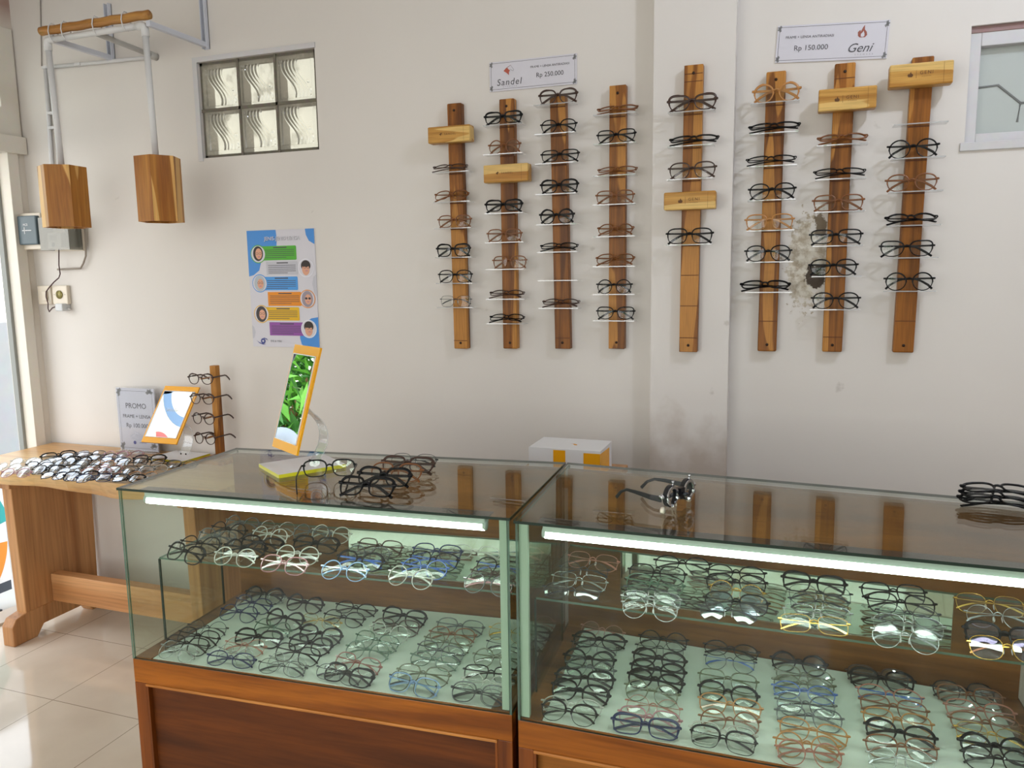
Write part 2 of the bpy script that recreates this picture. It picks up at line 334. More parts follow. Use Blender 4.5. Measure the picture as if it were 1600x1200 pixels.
def floor_mat():
    m, nt, p, N, L = newmat('floor_tiles')
    g = N.new('ShaderNodeNewGeometry'); sp = N.new('ShaderNodeSeparateXYZ'); L.new(g.outputs['Position'], sp.inputs[0])
    def line(sock, off, size=.4235, w=.0032):
        a = N.new('ShaderNodeMath'); a.operation = 'SUBTRACT'; a.inputs[1].default_value = off; L.new(sock, a.inputs[0])
        b = N.new('ShaderNodeMath'); b.operation = 'PINGPONG'; b.inputs[1].default_value = size/2; L.new(a.outputs[0], b.inputs[0])
        c = N.new('ShaderNodeMath'); c.operation = 'LESS_THAN'; c.inputs[1].default_value = w/2; L.new(b.outputs[0], c.inputs[0]); return c.outputs[0]
    mx = N.new('ShaderNodeMath'); mx.operation = 'MAXIMUM'; L.new(line(sp.outputs['X'], -2.5245), mx.inputs[0]); L.new(line(sp.outputs['Y'], -.733), mx.inputs[1])
    n = N.new('ShaderNodeTexNoise'); n.inputs['Scale'].default_value = 3; n.inputs['Detail'].default_value = 5; L.new(g.outputs['Position'], n.inputs['Vector'])
    r = N.new('ShaderNodeValToRGB'); r.color_ramp.elements[0].position = .35; r.color_ramp.elements[0].color = srgb(214, 198, 178)
    r.color_ramp.elements[1].position = .7; r.color_ramp.elements[1].color = srgb(228, 213, 194); L.new(n.outputs[0], r.inputs[0])
    c = N.new('ShaderNodeMix'); c.data_type = 'RGBA'; L.new(mx.outputs[0], c.inputs['Factor']); L.new(r.outputs[0], c.inputs[6]); c.inputs[7].default_value = srgb(158, 142, 122)
    L.new(c.outputs[2], p.inputs['Base Color']); p.inputs['Roughness'].default_value = .07; p.inputs['Specular IOR Level'].default_value = .8
    n2 = N.new('ShaderNodeTexNoise'); n2.inputs['Scale'].default_value = 5; L.new(g.outputs['Position'], n2.inputs['Vector'])
    b = N.new('ShaderNodeBump'); b.inputs['Strength'].default_value = .05; b.inputs['Distance'].default_value = .01; L.new(n2.outputs[0], b.inputs['Height']); L.new(b.outputs[0], p.inputs['Normal'])
    return m
M['floor'] = floor_mat()

def struct(mb, name, mats, parent=None, label=None, bevel=0):
    o = mb.build(name, mats, parent, bevel=bevel)
    if parent is None: o['kind'] = 'structure'
    if label: o['label'] = label
    return o

# ------------------------------------------------------------------ room shell
b = MB(); b.box(XL-.12, XR+.1, YF-.1, .12, -.1, 0); struct(b, 'floor', M['floor'], label='glossy beige square floor tiles')
b = MB(); b.box(XL-.12, XR+.1, YF-.1, .12, ZC, ZC+.1); struct(b, 'ceiling', M['white_paint'], label='white ceiling above the shop')
GW = (-2.305, -1.755, 2.012, 2.385)       # glass block opening
WW = (.445, 1.05, 1.885, 2.215)           # right window opening
def wall_back():
    b = MB(); y0, y1 = 0, .15
    xs = [XL-.12, GW[0], GW[1], WW[0], WW[1], XR+.1]
    for i, (x0, x1) in enumerate(zip(xs[:-1], xs[1:])):
        if i == 1: b.box(x0, x1, y0, y1, 0, GW[2]); b.box(x0, x1, y0, y1, GW[3], ZC)
        elif i == 3: b.box(x0, x1, y0, y1, 0, WW[2]); b.box(x0, x1, y0, y1, WW[3], ZC)
        else: b.box(x0, x1, y0, y1, 0, ZC)
    struct(b, 'wall_back', M['wall'], label='white plastered back wall with chipped patch')
wall_back()
b = MB(); b.box(-.459, -.206, -.06, 0, 0, ZC); struct(b, 'wall_pilaster', M['wall_pilaster'], label='shallow plastered pilaster on the back wall')
DY0, DY1 = -1.15, -.09        # door opening in left wall
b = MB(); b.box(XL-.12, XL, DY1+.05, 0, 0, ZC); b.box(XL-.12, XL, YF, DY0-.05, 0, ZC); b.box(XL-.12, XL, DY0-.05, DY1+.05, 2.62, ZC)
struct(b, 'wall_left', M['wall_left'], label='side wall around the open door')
b = MB(); b.box(XR, XR+.1, YF, 0, 0, ZC); struct(b, 'wall_right', M['wall'])
b = MB(); b.box(XL, -3.0, YF-.1, YF, 0, ZC); b.box(.3, XR, YF-.1, YF, 0, ZC); b.box(-3.0, .3, YF-.1, YF, 2.8, ZC); b.box(-3.0, .3, YF-.1, YF, 0, .4)
struct(b, 'wall_front', M['wall'])
# outdoor ground
b = MB(); b.box(-14, 8, -14, 6, -.25, -.12); struct(b, 'ground', plain('concrete_ground', srgb(170, 165, 158), .9, bump=.5, bscale=8))

# glass block window
def glassblock_mat():
    m, nt, p, N, L = newmat('glass_block'); N.remove(p); out = N['Material Output']
    t = N.new('ShaderNodeBsdfTranslucent'); t.inputs[0].default_value = (.52, .48, .38, 1)
    r = N.new('ShaderNodeBsdfRefraction'); r.inputs['IOR'].default_value = 1.45; r.inputs['Roughness'].default_value = .06; r.inputs[0].default_value = (.31, .31, .26, 1)
    g = N.new('ShaderNodeBsdfGlossy'); g.inputs['Roughness'].default_value = .1
    a = N.new('ShaderNodeMixShader'); a.inputs[0].default_value = .42; L.new(r.outputs[0], a.inputs[1]); L.new(t.outputs[0], a.inputs[2])
    geo = N.new('ShaderNodeNewGeometry'); n = N.new('ShaderNodeTexNoise'); n.inputs['Scale'].default_value = 9; n.inputs['Detail'].default_value = 6; n.inputs['Roughness'].default_value = .7
    L.new(geo.outputs['Position'], n.inputs['Vector']); rp = N.new('ShaderNodeMapRange'); rp.inputs[1].default_value = .52; rp.inputs[2].default_value = .66; rp.inputs[3].default_value = .12; rp.inputs[4].default_value = .75
    L.new(n.outputs[0], rp.inputs[0]); d = N.new('ShaderNodeBsdfDiffuse'); d.inputs[0].default_value = (.40, .38, .31, 1)
    e = N.new('ShaderNodeMixShader'); L.new(rp.outputs[0], e.inputs[0]); L.new(a.outputs[0], e.inputs[1]); L.new(d.outputs[0], e.inputs[2])
    c = N.new('ShaderNodeMixShader'); L.new(schlick(N, L, .08), c.inputs[0]); L.new(e.outputs[0], c.inputs[1]); L.new(g.outputs[0], c.inputs[2])
    L.new(c.outputs[0], out.inputs[0]); return m
M['block'] = glassblock_mat()
def window_blocks():
    x0, x1, z0, z1 = GW
    b = MB()  # mortar bed and raised plaster lip
    w = .012
    b.box(x0-.01, x1+.01, .012, .12, z0-.01, z0+w, mi=1); b.box(x0-.01, x1+.01, .012, .12, z1-w, z1+.01, mi=1); b.box(x0-.01, x0+w, .012, .12, z0-.01, z1+.01, mi=1); b.box(x1-w, x1+.01, .012, .12, z0-.01, z1+.01, mi=1)
    bw = (x1-x0-2*w)/3; bh = (z1-z0-2*w)/2
    for i in (1, 2): b.box(x0+w+i*bw-.005, x0+w+i*bw+.005, .006, .12, z0, z1, mi=1)
    b.box(x0, x1, .006, .12, z0+w+bh-.006, z0+w+bh+.006, mi=1)
    for (a0, a1, c0, c1) in ((x0-.022, x0, z0-.012, z1), (x0-.022, x1+.004, z1, z1+.02)): b.box(a0, a1, -.006, .0, c0, c1)
    f = struct(b, 'window_1', [M['dirty_white'], M['grout_dark']], label='six glass blocks in dirty mortar high on the wall')
    rng = random.Random(3)
    bub = [(rng.uniform(.52, .93), rng.uniform(.08, .45), rng.uniform(.025, .06)) for _ in range(16)] + [(rng.uniform(.08, .38), rng.uniform(.6, .95), rng.uniform(.02, .055)) for _ in range(12)]
    n = 84
    for i in range(3):
        for j in range(2):
            bx, bz = x0+w+i*bw-.002, z0+w+j*bh-.002; W_, H_ = bw+.004, bh+.004
            q = MB(); vs = []
            for r in range(n+1):
                for c in range(n+1):
                    u, v = c/n, r/n; h = 0
                    e = min(u, v, 1-u, 1-v)-.03
                    if e > .07:
                        cx = .5+.16*math.sin((v-.5)*5.2)*-1
                        t = (u-cx)/.2
                        if abs(t) < 1: h = .0042*math.cos(t*math.pi*4.5)
                        else:
                            for (bu, bv, br) in bub:
                                dd = math.hypot(u-bu, v-bv)/br
                                if dd < 1: h = max(h, .007*math.sqrt(1-dd*dd))
                        h -= .004
                    vs.append((bx+u*W_, .010-h, bz+v*H_))
            fs = [(r*(n+1)+c, r*(n+1)+c+1, (r+1)*(n+1)+c+1, (r+1)*(n+1)+c) for r in range(n) for c in range(n)]
            q.add(vs, fs, smooth=True)
            struct(q, 'glass_block', M['block'], f)
window_blocks()
b = MB(); b.box(-3.6, XR+.1, .12, .75, 2.62, 2.70); struct(b, 'added_board', plain('shading_board', srgb(90, 80, 66), .8), label='unseen added board outside, darkens the glass blocks')  # unseen overhang, added so upward-bent rays in the glass blocks turn dark

# right window with leaded glass
def window_right():
    x0, x1, z0, z1 = WW
    b = MB(); t = .03
    for (a0, a1, c0, c1) in ((x0, x0+t, z0, z1), (x1-t, x1, z0, z1), (x0+t, x1-t, z0, z0+t), (x0+t, x1-t, z1-.055, z1)): b.box(a0, a1, .015, .07, c0, c1)
    b.box(x0-.012, x1+.02, -.008, .012, z0-.02, z0+.004)
    b.box(x0, x1, .012, .016, z1-.018, z1, mi=1)
    f = struct(b, 'window_2', [M['dirty_white'], plain('reddish_dirt', srgb(150, 120, 118), .8, bump=.5, bscale=40)], label='chipped white window frame with leaded frosted glass', bevel=.002)
    q = MB(); q.box(x0+t, x1-t, .045, .05, z0+t, z1-.055)
    struct(q, 'pane', pane('frosted_pane', (.58, .61, .6, 1), .05, rough=.25, body=srgb(190, 196, 193), bodyfac=.75), f)
    q = MB(); cx, cz = x0+t, z0+t
    P = [(cx, .044, cz+.135), (cx+.055, .044, cz+.138), (cx+.115, .044, cz+.083), (cx+.11, .044, cz+.03), (cx+.14, .044, cz+.0)]
    q.sweep(P[:4], .006, .004, (0, 0, 1)); q.sweep([(cx+.115, .044, cz+.083), (cx+.3, .044, cz+.083)], .006, .004, (0, 0, 1))
    struct(q, 'lead_line', plain('lead', srgb(110, 112, 110), .6), f)
window_right()

# open door in the left wall with octagon transom
def door():
    b = MB()
    for (y0, y1) in ((DY1, DY1+.05), (DY0-.05, DY0)): b.box(XL-.1, XL+.012, y0, y1, 0, 2.09)
    b.box(XL-.1, XL+.03, DY0-.05, DY1+.085, 2.085, 2.16)
    b.box(XL-.08, XL-.05, DY1-.014, DY1, 0, 2.085, mi=1)
    # transom frame with chamfered corners
    y0, y1, z0, z1 = DY0-.05, DY1+.08, 2.16, 2.62; t = .085; c = .12
    out = [(y0, z0), (y1, z0), (y1, z1), (y0, z1)]
    inn = [(y0+t+c, z0+.03), (y1-t-c, z0+.03), (y1-t, z0+c+.0), (y1-t, z1-t-c), (y1-t-c, z1-t), (y0+t+c, z1-t), (y0+t, z1-t-c), (y0+t, z0+c)]
    X0, X1 = XL-.07, XL+.01
    ring = [(0, [0, 1], [0, 1]), ]
    vs = [(X1, y, z) for y, z in out]+[(X1, y, z) for y, z in inn]+[(X0, y, z) for y, z in out]+[(X0, y, z) for y, z in inn]
    fr = [(0, 1, 5, 4), (1, 6, 5), (1, 2, 7, 6), (2, 8, 7), (2, 3, 9, 8), (3, 10, 9), (3, 0, 11, 10), (0, 4, 11)]
    fs = list(fr)+[tuple(12+i for i in reversed(f)) for f in fr]
    fs += [(4+i, 4+(i+1) % 8, 16+(i+1) % 8, 16+i) for i in range(8)]+[(i, (i+1) % 4, 12+(i+1) % 4, 12+i) for i in range(4)]
    b.add(vs, fs)
    f = struct(b, 'door_1', [plain('cream_frame', srgb(220, 214, 202), .4, bump=.2, bscale=30), plain('grey_stop', srgb(140, 142, 138), .5)], label='cream door frame with octagonal transom, open to daylight', bevel=.002)
    q = MB(); q.prism([(XL-.04, y, z) for y, z in inn], (.004, 0, 0)); struct(q, 'pane', pane('transom_glass', (.9, .93, .92, 1), .05), f)
door()
b = MB(); b.box(XL-.12, XL+.0, DY0, DY1, 0, .012); struct(b, 'trim_1', plain('door_sill', srgb(190, 176, 160), .4), label='door sill')

# ------------------------------------------------------------------ outdoors seen through the door and in the mirror
b = MB(); a0 = onX(-40, 507, -4.6); a1 = onX(62, 500, -4.6)
b.box(-4.75, -4.6, a0.y-.12, a1.y+1.6, -.12, a0.z)
o = b.build('garden_wall', plain('grey_cement', srgb(158, 160, 162), .9, bump=.6, bscale=12)); tag(o, 'grey cement yard wall outside the open door', 'wall')
p1, p2 = onX(34, 566, -4.2), onX(28, 708, -4.2)
b = MB(); b.tube([(p1.x, p1.y, p1.z), (p2.x, p2.y, .0), (p2.x, p2.y, -.12)], [.006, .017, .017], 10)
o = b.build('pole', plain('blue_pole', srgb(104, 136, 176), .4)); tag(o, 'thin blue pole standing in front of the grey yard wall', 'pole')
def yard_banner():
    # free-standing printed board just outside, low in the doorway
    X = -3.75; c = onX(6, 845, X)
    t = empty('banner_stand', (X, c.y-.3, -.12), 'white board with teal and orange arcs, low outside the door', 'banner')
    b = MB(); b.box(X-.03, X-.02, c.y-.75, c.y+.035, -.05, c.z+.42); 
    cy, cz = c.y-.36, c.z+.02
    def arc(r0, r1, a0, a1, mi, n=18):
        vs = []; 
        for i in range(n+1):
            a = math.radians(a0+(a1-a0)*i/n); vs += [(X-.0195, cy+r0*math.cos(a), cz+r0*math.sin(a)), (X-.0195, cy+r1*math.cos(a), cz+r1*math.sin(a))]
        b.add(vs, [(2*i, 2*i+1, 2*i+3, 2*i+2) for i in range(n)], mi=mi)
    arc(.33, .42, 10, 100, 1); arc(.31, .395, -80, -5, 2)
    b.box(X-.02, X-.019, c.y-.75, c.y+.03, -.05, .0, mi=3)
    b.build('board', [M['white'], plain('teal_print', srgb(40, 160, 160), .4), plain('orange_print', srgb(224, 140, 40), .4), plain('dark_print', srgb(60, 66, 76), .5)], t)
    for y in (c.y-.6, c.y-.1):
        b = MB(); b.box(X-.16, X+.06, y-.01, y+.01, -.12, -.1); b.box(X-.045, X-.03, y-.01, y+.01, -.12, .3); b.build('foot', M['dark_metal'], t)
yard_banner()
def shop_banner():
    X = -4.35
    t = empty('hanging_banner', (X, -1.2, 2.2), 'white banner with blue and red arcs hanging outside the door', 'banner')
    b = MB(); b.box(X-.01, X, -1.95, -.55, 2.2, 3.3)
    def arc(cy, cz, r0, r1, a0, a1, mi, n=20):
        vs = []
        for i in range(n+1):
            a = math.radians(a0+(a1-a0)*i/n); vs += [(X+.001, cy+r0*math.cos(a), cz+r0*math.sin(a)), (X+.001, cy+r1*math.cos(a), cz+r1*math.sin(a))]
        b.add(vs, [(2*i, 2*i+1, 2*i+3, 2*i+2) for i in range(n)], mi=mi)
    arc(-1.15, 2.98, .16, .24, 150, 350, 1); arc(-1.38, 2.55, .09, .14, 20, 190, 2); arc(-.8, 2.9, .2, .26, 120, 250, 1); arc(-1.05, 2.5, 0, .07, 0, 360, 1)
    b.build('cloth', [plain('banner_white', srgb(240, 236, 224), .6), plain('banner_blue', srgb(120, 150, 190), .6), plain('banner_red', srgb(214, 110, 110), .6)], t)
    b = MB(); b.tube([(X, -2.0, 3.31), (X, -.5, 3.31)], .012); 
    for y in (-1.98, -.52): b.tube([(X, y, -.12), (X, y, 3.31)], .015)
    b.build('frame', M['dark_metal'], t)
shop_banner()
def tree(name, cx, cy, h, rad, n, label, seed, col1, col2):
    rng = random.Random(seed)
    t = empty(name, (cx, cy, -.12), label, 'tree', 'trees outside')
    b = MB(); b.tube([(cx, cy, -.12), (cx+.05, cy, h*.5), (cx, cy+.05, h*.8)], [.09, .06, .03]); b.build('trunk', M['table_leg'], t)
    b = MB()
    for i in range(n):
        a, e = rng.uniform(0, 6.28), rng.uniform(-1, 1); r = rad*rng.uniform(.3, 1)
        p = Vector((cx+r*math.cos(a)*math.sqrt(1-e*e), cy+r*math.sin(a)*math.sqrt(1-e*e), h*.72+r*e*.9))
        d = Vector((rng.uniform(-1, 1), rng.uniform(-1, 1), rng.uniform(-.9, .3))).normalized()
        s = d.cross(Vector((rng.uniform(-1, 1), rng.uniform(-1, 1), 1))).normalized(); l = rng.uniform(.14, .3); w = l*.13
        q = p+d*l*.5; q2 = p+d*l
        b.add([p, q+s*w, q2-Vector((0, 0, .03)), q-s*w], [(0, 1, 2, 3)], mi=rng.randrange(2))
    b.build('foliage', [plain(name+'_leaf', col1, .45), plain(name+'_leaf_dark', col2, .5)], t)
tree('leafy_tree', -6.6, -.5, 2.6, 1.15, 2600, 'leafy green tree outside the side door, seen in the mirror', 5, srgb(120, 190, 70), srgb(60, 120, 40))
tree('leafy_tree', -1.5, -8.5, 4.2, 1.9, 1500, 'leafy green tree across the street in front of the shop', 6, srgb(110, 170, 70), srgb(60, 110, 44))
def scooter_cover():
    # rounded pale vehicle hood standing in the yard, caught by the mirror
    b = MB(); n, k = 20, 10; c = Vector((-5.0, -.66, 1.06)); vs = []
    for i in range(k+1):
        e = math.pi/2*i/k
        for j in range(n): a = 2*math.pi*j/n; vs.append((c.x+.22*math.cos(e)*math.cos(a), c.y+.2*math.cos(e)*math.sin(a), c.z+.30*math.sin(e)))
    b.add(vs, [(i*n+j, i*n+(j+1) % n, (i+1)*n+(j+1) % n, (i+1)*n+j) for i in range(k) for j in range(n)], smooth=True)
    t = empty('covered_scooter', (-5.0, -.6, -.12), 'dark scooter with pale rounded cover parked outside, seen in the mirror', 'scooter')
    b.build('cover', plain('grey_cover', srgb(150, 154, 166), .5), t)
    b = MB(); b.box(-5.35, -4.8, -.74, -.5, .2, 1.12); b.tube([(-4.75, -.6+.02*0, .28)]*1+[(-4.74, -.6, .28)], .01)
    b.build('body', plain('dark_body', srgb(50, 56, 66), .3), t, bevel=.04)
    for x in (-5.5, -4.7):
        b = MB(); b.tube([(x+.2*math.cos(a*.3142), -.6, .1+.2*math.sin(a*.3142)+.0) for a in range(20)], .035, closed=True); b.tube([(x, -.6, .1), (x+(.2 if x < -5 else -.2), -.6, .4)], .02)
        b.build('wheel', M['black_rubber'], t)
scooter_cover()

# ------------------------------------------------------------------ things on the back wall, left part
def bracket(X, cap, lab, idx):
    t = empty('shelf_bracket', (X, 0, 2.44), lab, 'bracket', 'white steel shelf brackets')
    b = MB(); b.box(X-.012, X+.012, -.003, 0, 2.43, 2.66); b.box(X-.012, X-.009, -.02, 0, 2.43, 2.66); b.box(X+.009, X+.012, -.02, 0, 2.43, 2.66)
    for z in (2.47, 2.53, 2.62): b.disc((X, -.0035, z), (0, -1, 0), .005, 10, mi=1)
    b.build('upright', [M['steel_white'], M['screw']], t)
    b = MB(); b.box(X-.009, X+.009, -.31, 0, 2.435, 2.455); b.build('arm', M['steel_white'], t, bevel=.002)
bracket(-2.738, 0, 'white steel bracket on the wall above the left wooden lamp shade', 0)
bracket(-2.25, 0, 'white steel bracket on the wall left of the glass block window', 1)
b = MB()
P = [(-2.78+i*.03, -.3, 2.4775+.0015*math.sin(i*1.7)) for i in range(18)]+[(-2.25, -.3, 2.4775)]
b.tube(P, [.0165]*len(P), 14); 
o = b.build('bamboo_pole', M['bamboo']); tag(o, 'short brown bamboo pole tied across two white steel brackets', 'pole')
for x in (-2.72, -2.655, -2.50, -2.36):
    q = MB(); q.tube([(x, -.3+.022*math.cos(a*.628), 2.467+.034*math.sin(a*.628)) for a in range(10)], .0022, 6, closed=True)
    k = q.build('cable_tie', M['pvc'], o); 
def pendant_pipe():
    t = empty('pipe_frame', (-2.5, -.3, 2.44), 'white plastic pipe frame under the bamboo pole, carrying two shades', 'pipe')
    z = 2.4475-.004; r = .0115
    b = MB(); b.tube([(-2.735, -.3, z), (-2.29, -.3, z)], r, 12); b.build('cross_pipe', M['pvc'], t)
    for (xa, xb, zb) in ((-2.752, -2.738, 1.93), (-2.274, -2.268, 1.95)):
        b = MB(); b.tube([(xa, -.3, z-.03), (xb, -.3, zb)], r, 12); b.build('drop_pipe', M['pvc'], t)
        s = 1 if xa < -2.5 else -1
        b = MB(); b.tube([(xa+s*.034, -.3, z), (xa+s*.012, -.3, z), (xa+s*.003, -.3, z-.004), (xa, -.3, z-.014), (xa, -.3, z-.04)], .0145, 12); b.build('elbow', M['pvc'], t)
pendant_pipe()
def shade(cx, z0, z1, r, a0, label):
    t = empty('pendant_lamp', (cx, -.3, z0), label, 'lamp shade', 'wooden pendant lamp shades')
    n = 6
    for i in range(n):
        a, c = a0+i*math.pi/3, a0+(i+1)*math.pi/3
        def P(q, rr, z): return (cx+rr*math.cos(q), -.3+rr*math.sin(q), z)
        b = MB(); k = r-.009
        b.hexa([P(a, r, z0), P(c, r, z0), P(c, k, z0), P(a, k, z0)], [P(a, r, z1), P(c, r, z1), P(c, k, z1), P(a, k, z1)])
        b.build('side_panel', M['shade'], t, bevel=.0008)
    b = MB(); rr = r-.01; b.prism([(cx+rr*math.cos(a0+i*math.pi/3), -.3+rr*math.sin(a0+i*math.pi/3), z1-.012) for i in range(6)], (0, 0, .008)); b.build('top_board', M['shade'], t)
    b = MB(); b.tube([(cx, -.3, z1-.012), (cx, -.3, z1-.06)], .02, 12); b.tube([(cx, -.3, z1-.06), (cx, -.3, z1-.09), (cx, -.3, z1-.12)], [.02, .03, .012], 12, mi=1)
    b.build('bulb', [M['cream'], M['white']], t)
shade(-2.738, 1.733, 1.968, .088, math.radians(225-10), 'hexagonal wooden pendant shade on the left, above the electric meter')
shade(-2.262, 1.738, 1.975, .082, math.radians(223+12), 'hexagonal wooden pendant shade on the right, below the glass block window')
b = MB(); b.tube([(-2.51, 0, 2.428), (-2.522, -.3, 2.447)], .0105, 12); b.tube([(-2.51, 0, 2.428), (-2.51, -.035, 2.430)], .015, 12)
o = b.build('wall_pipe', plain('grey_pipe', srgb(178, 176, 172), .5)); tag(o, 'grey pipe stub sticking straight out of the wall between the brackets', 'pipe')
def conduit():
    t = empty('conduit', (-3.1, -.015, 1.8), 'white double conduit running along the wall and down to the meter', 'conduit')
    b = MB(); p = [onY(x, y, -.012) for x, y in ((75, 105), (160, 97), (240, 89))]; b.tube(p, .008, 8); b.build('pipe', M['pvc'], t)
    for (xa, ya, xb, yb) in ((71, 104, 86, 345), (79, 108, 101, 345)):
        b = MB(); b.tube([onY(xa, ya, -.012), onY(xb, yb, -.012)], .0085, 8); b.build('pipe', M['pvc'], t)
    for x, y in ((73, 106), (124, 101), (82, 177), (84, 200)):
        c = onY(x, y, -.01); b = MB(); b.box(c.x-.016, c.x+.016, -.024, 0, c.z-.006, c.z+.006); b.build('clip', M['pvc'], t, bevel=.002)
conduit()
b = MB(); b.tube([onY(63, -4, -.004), onY(65, 104, -.004)], .0022, 6); o = b.build('wire', plain('old_wire', srgb(150, 144, 138), .5)); tag(o, 'thin grey wire running up the wall above the double conduit', 'wire')
def breaker():
    t = empty('breaker_box', (-3.24, 0, 1.66), 'old grey blue breaker box on the wall beside the door frame', 'breaker box')
    b = MB(); b.box(-3.297, -3.172, -.055, 0, 1.665, 1.825); b.build('base', M['cream'], t, bevel=.004)
    b = MB(); b.box(-3.292, -3.178, -.075, -.05, 1.685, 1.812); b.build('cover', M['grey_panel'], t, bevel=.006)
    b = MB(); b.box(-3.262, -3.208, -.0765, -.075, 1.746, 1.749); b.box(-3.25, -3.247, -.0765, -.075, 1.733, 1.762)
    text_geo(b, 'MCB', .014, Matrix.Translation((-3.24, -.0765, 1.772)) @ Matrix.Rotation(math.pi/2, 4, 'X')); b.build('marking', M['white'], t)
breaker()
def meter():
    t = empty('electric_meter', (-3.05, 0, 1.655), 'electric meter under a clear grimy cover below the left shade', 'electric meter')
    b = MB(); b.box(-3.155, -2.985, -.012, 0, 1.655, 1.80); b.build('back_plate', M['cream'], t)
    b = MB(); b.box(-3.135, -3.055, -.06, -.012, 1.668, 1.735); b.build('counter', M['white'], t, bevel=.003)
    b = MB(); b.box(-3.122, -3.078, -.0615, -.06, 1.700, 1.727, mi=1); b.box(-3.110, -3.094, -.0615, -.06, 1.674, 1.692, mi=2)
    for k in range(4): b.box(-3.12, -3.084, -.062, -.0615, 1.703+k*.006, 1.7045+k*.006, mi=0)
    b.build('label_plate', [M['ink'], M['paper'], plain('blue_seal', srgb(50, 60, 130), .5)], t)
    b = MB(); b.box(-3.05, -2.99, -.045, -.012, 1.668, 1.79); b.build('terminal_block', plain('terminal', srgb(110, 112, 100), .6, bump=.6, bscale=90), t, bevel=.006)
    b = MB(); b.box(-3.155, -2.985, -.082, -.078, 1.658, 1.80); b.box(-3.155, -3.152, -.08, -.012, 1.658, 1.8); b.box(-2.988, -2.985, -.08, -.012, 1.658, 1.8)
    b.build('clear_cover', M['meter'], t)
meter()
def sockets():
    for (x0, x1, nm, lab) in ((-3.275, -3.195, 'light_switch', 'cream light switch plate on the wall next to the socket'), (-3.185, -3.095, 'wall_socket', 'cream wall socket with a round greenish outlet')):
        t = empty(nm, ((x0+x1)/2, 0, 1.42), lab, nm.replace('_', ' '))
        b = MB(); b.box(x0, x1, -.02, 0, 1.418, 1.503); b.build('plate', M['cream'], t, bevel=.004)
        cx = (x0+x1)/2
        b = MB()
        if nm == 'light_switch': b.box(cx-.004, cx+.022, -.027, -.02, 1.435, 1.478); b.build('rocker', M['cream'], t, bevel=.002)
        else:
            b.tube([(cx, -.021, 1.462), (cx, -.024, 1.462)], .019, 20); b.build('outlet', M['brass'], t)
            b = MB(); 
            for s in (-1, 1): b.disc((cx+s*.032, -.0205, 1.462), (0, -1, 0), .002, 8); b.disc((cx+s*.007, -.0245, 1.462), (0, -1, 0), .0025, 8)
            b.build('hole', M['ink'], t)
    t = empty('plug_adapter', (-3.12, -.02, 1.385), 'pale grey charger plug hanging just under the wall socket', 'charger')
    b = MB(); b.box(-3.148, -3.102, -.045, 0, 1.388, 1.422); b.build('body', plain('grey_plug', srgb(200, 202, 204), .4), t, bevel=.005)
    b = MB(); b.tube([(-3.102, -.02, 1.40), (-3.088, -.015, 1.394)], .004); b.build('lead', M['pvc'], t)
    b = MB(); p = [onY(x, y, -.03) for x, y in ((92, 388), (92, 400), (92, 414), (94, 428), (92, 434), (84, 441), (77, 449), (72, 456), (72, 464), (75, 474), (75, 482), (77, 487), (82, 481), (90, 478))]
    b.tube(p, .0028, 6); o = b.build('cable', M['cable']); tag(o, 'loose dark red cable running from the meter down past the sockets', 'cable')
    b = MB(); p = [onY(x, y, -.015) for x, y in ((132, 352), (134, 380), (134, 400), (130, 412), (126, 419), (110, 420), (90, 421))]
    b.tube(p, .0045, 6); o = b.build('cable', plain('grey_cable', srgb(150, 140, 130), .6)); tag(o, 'old grey cable looping down from the right side of the meter', 'cable')
sockets()

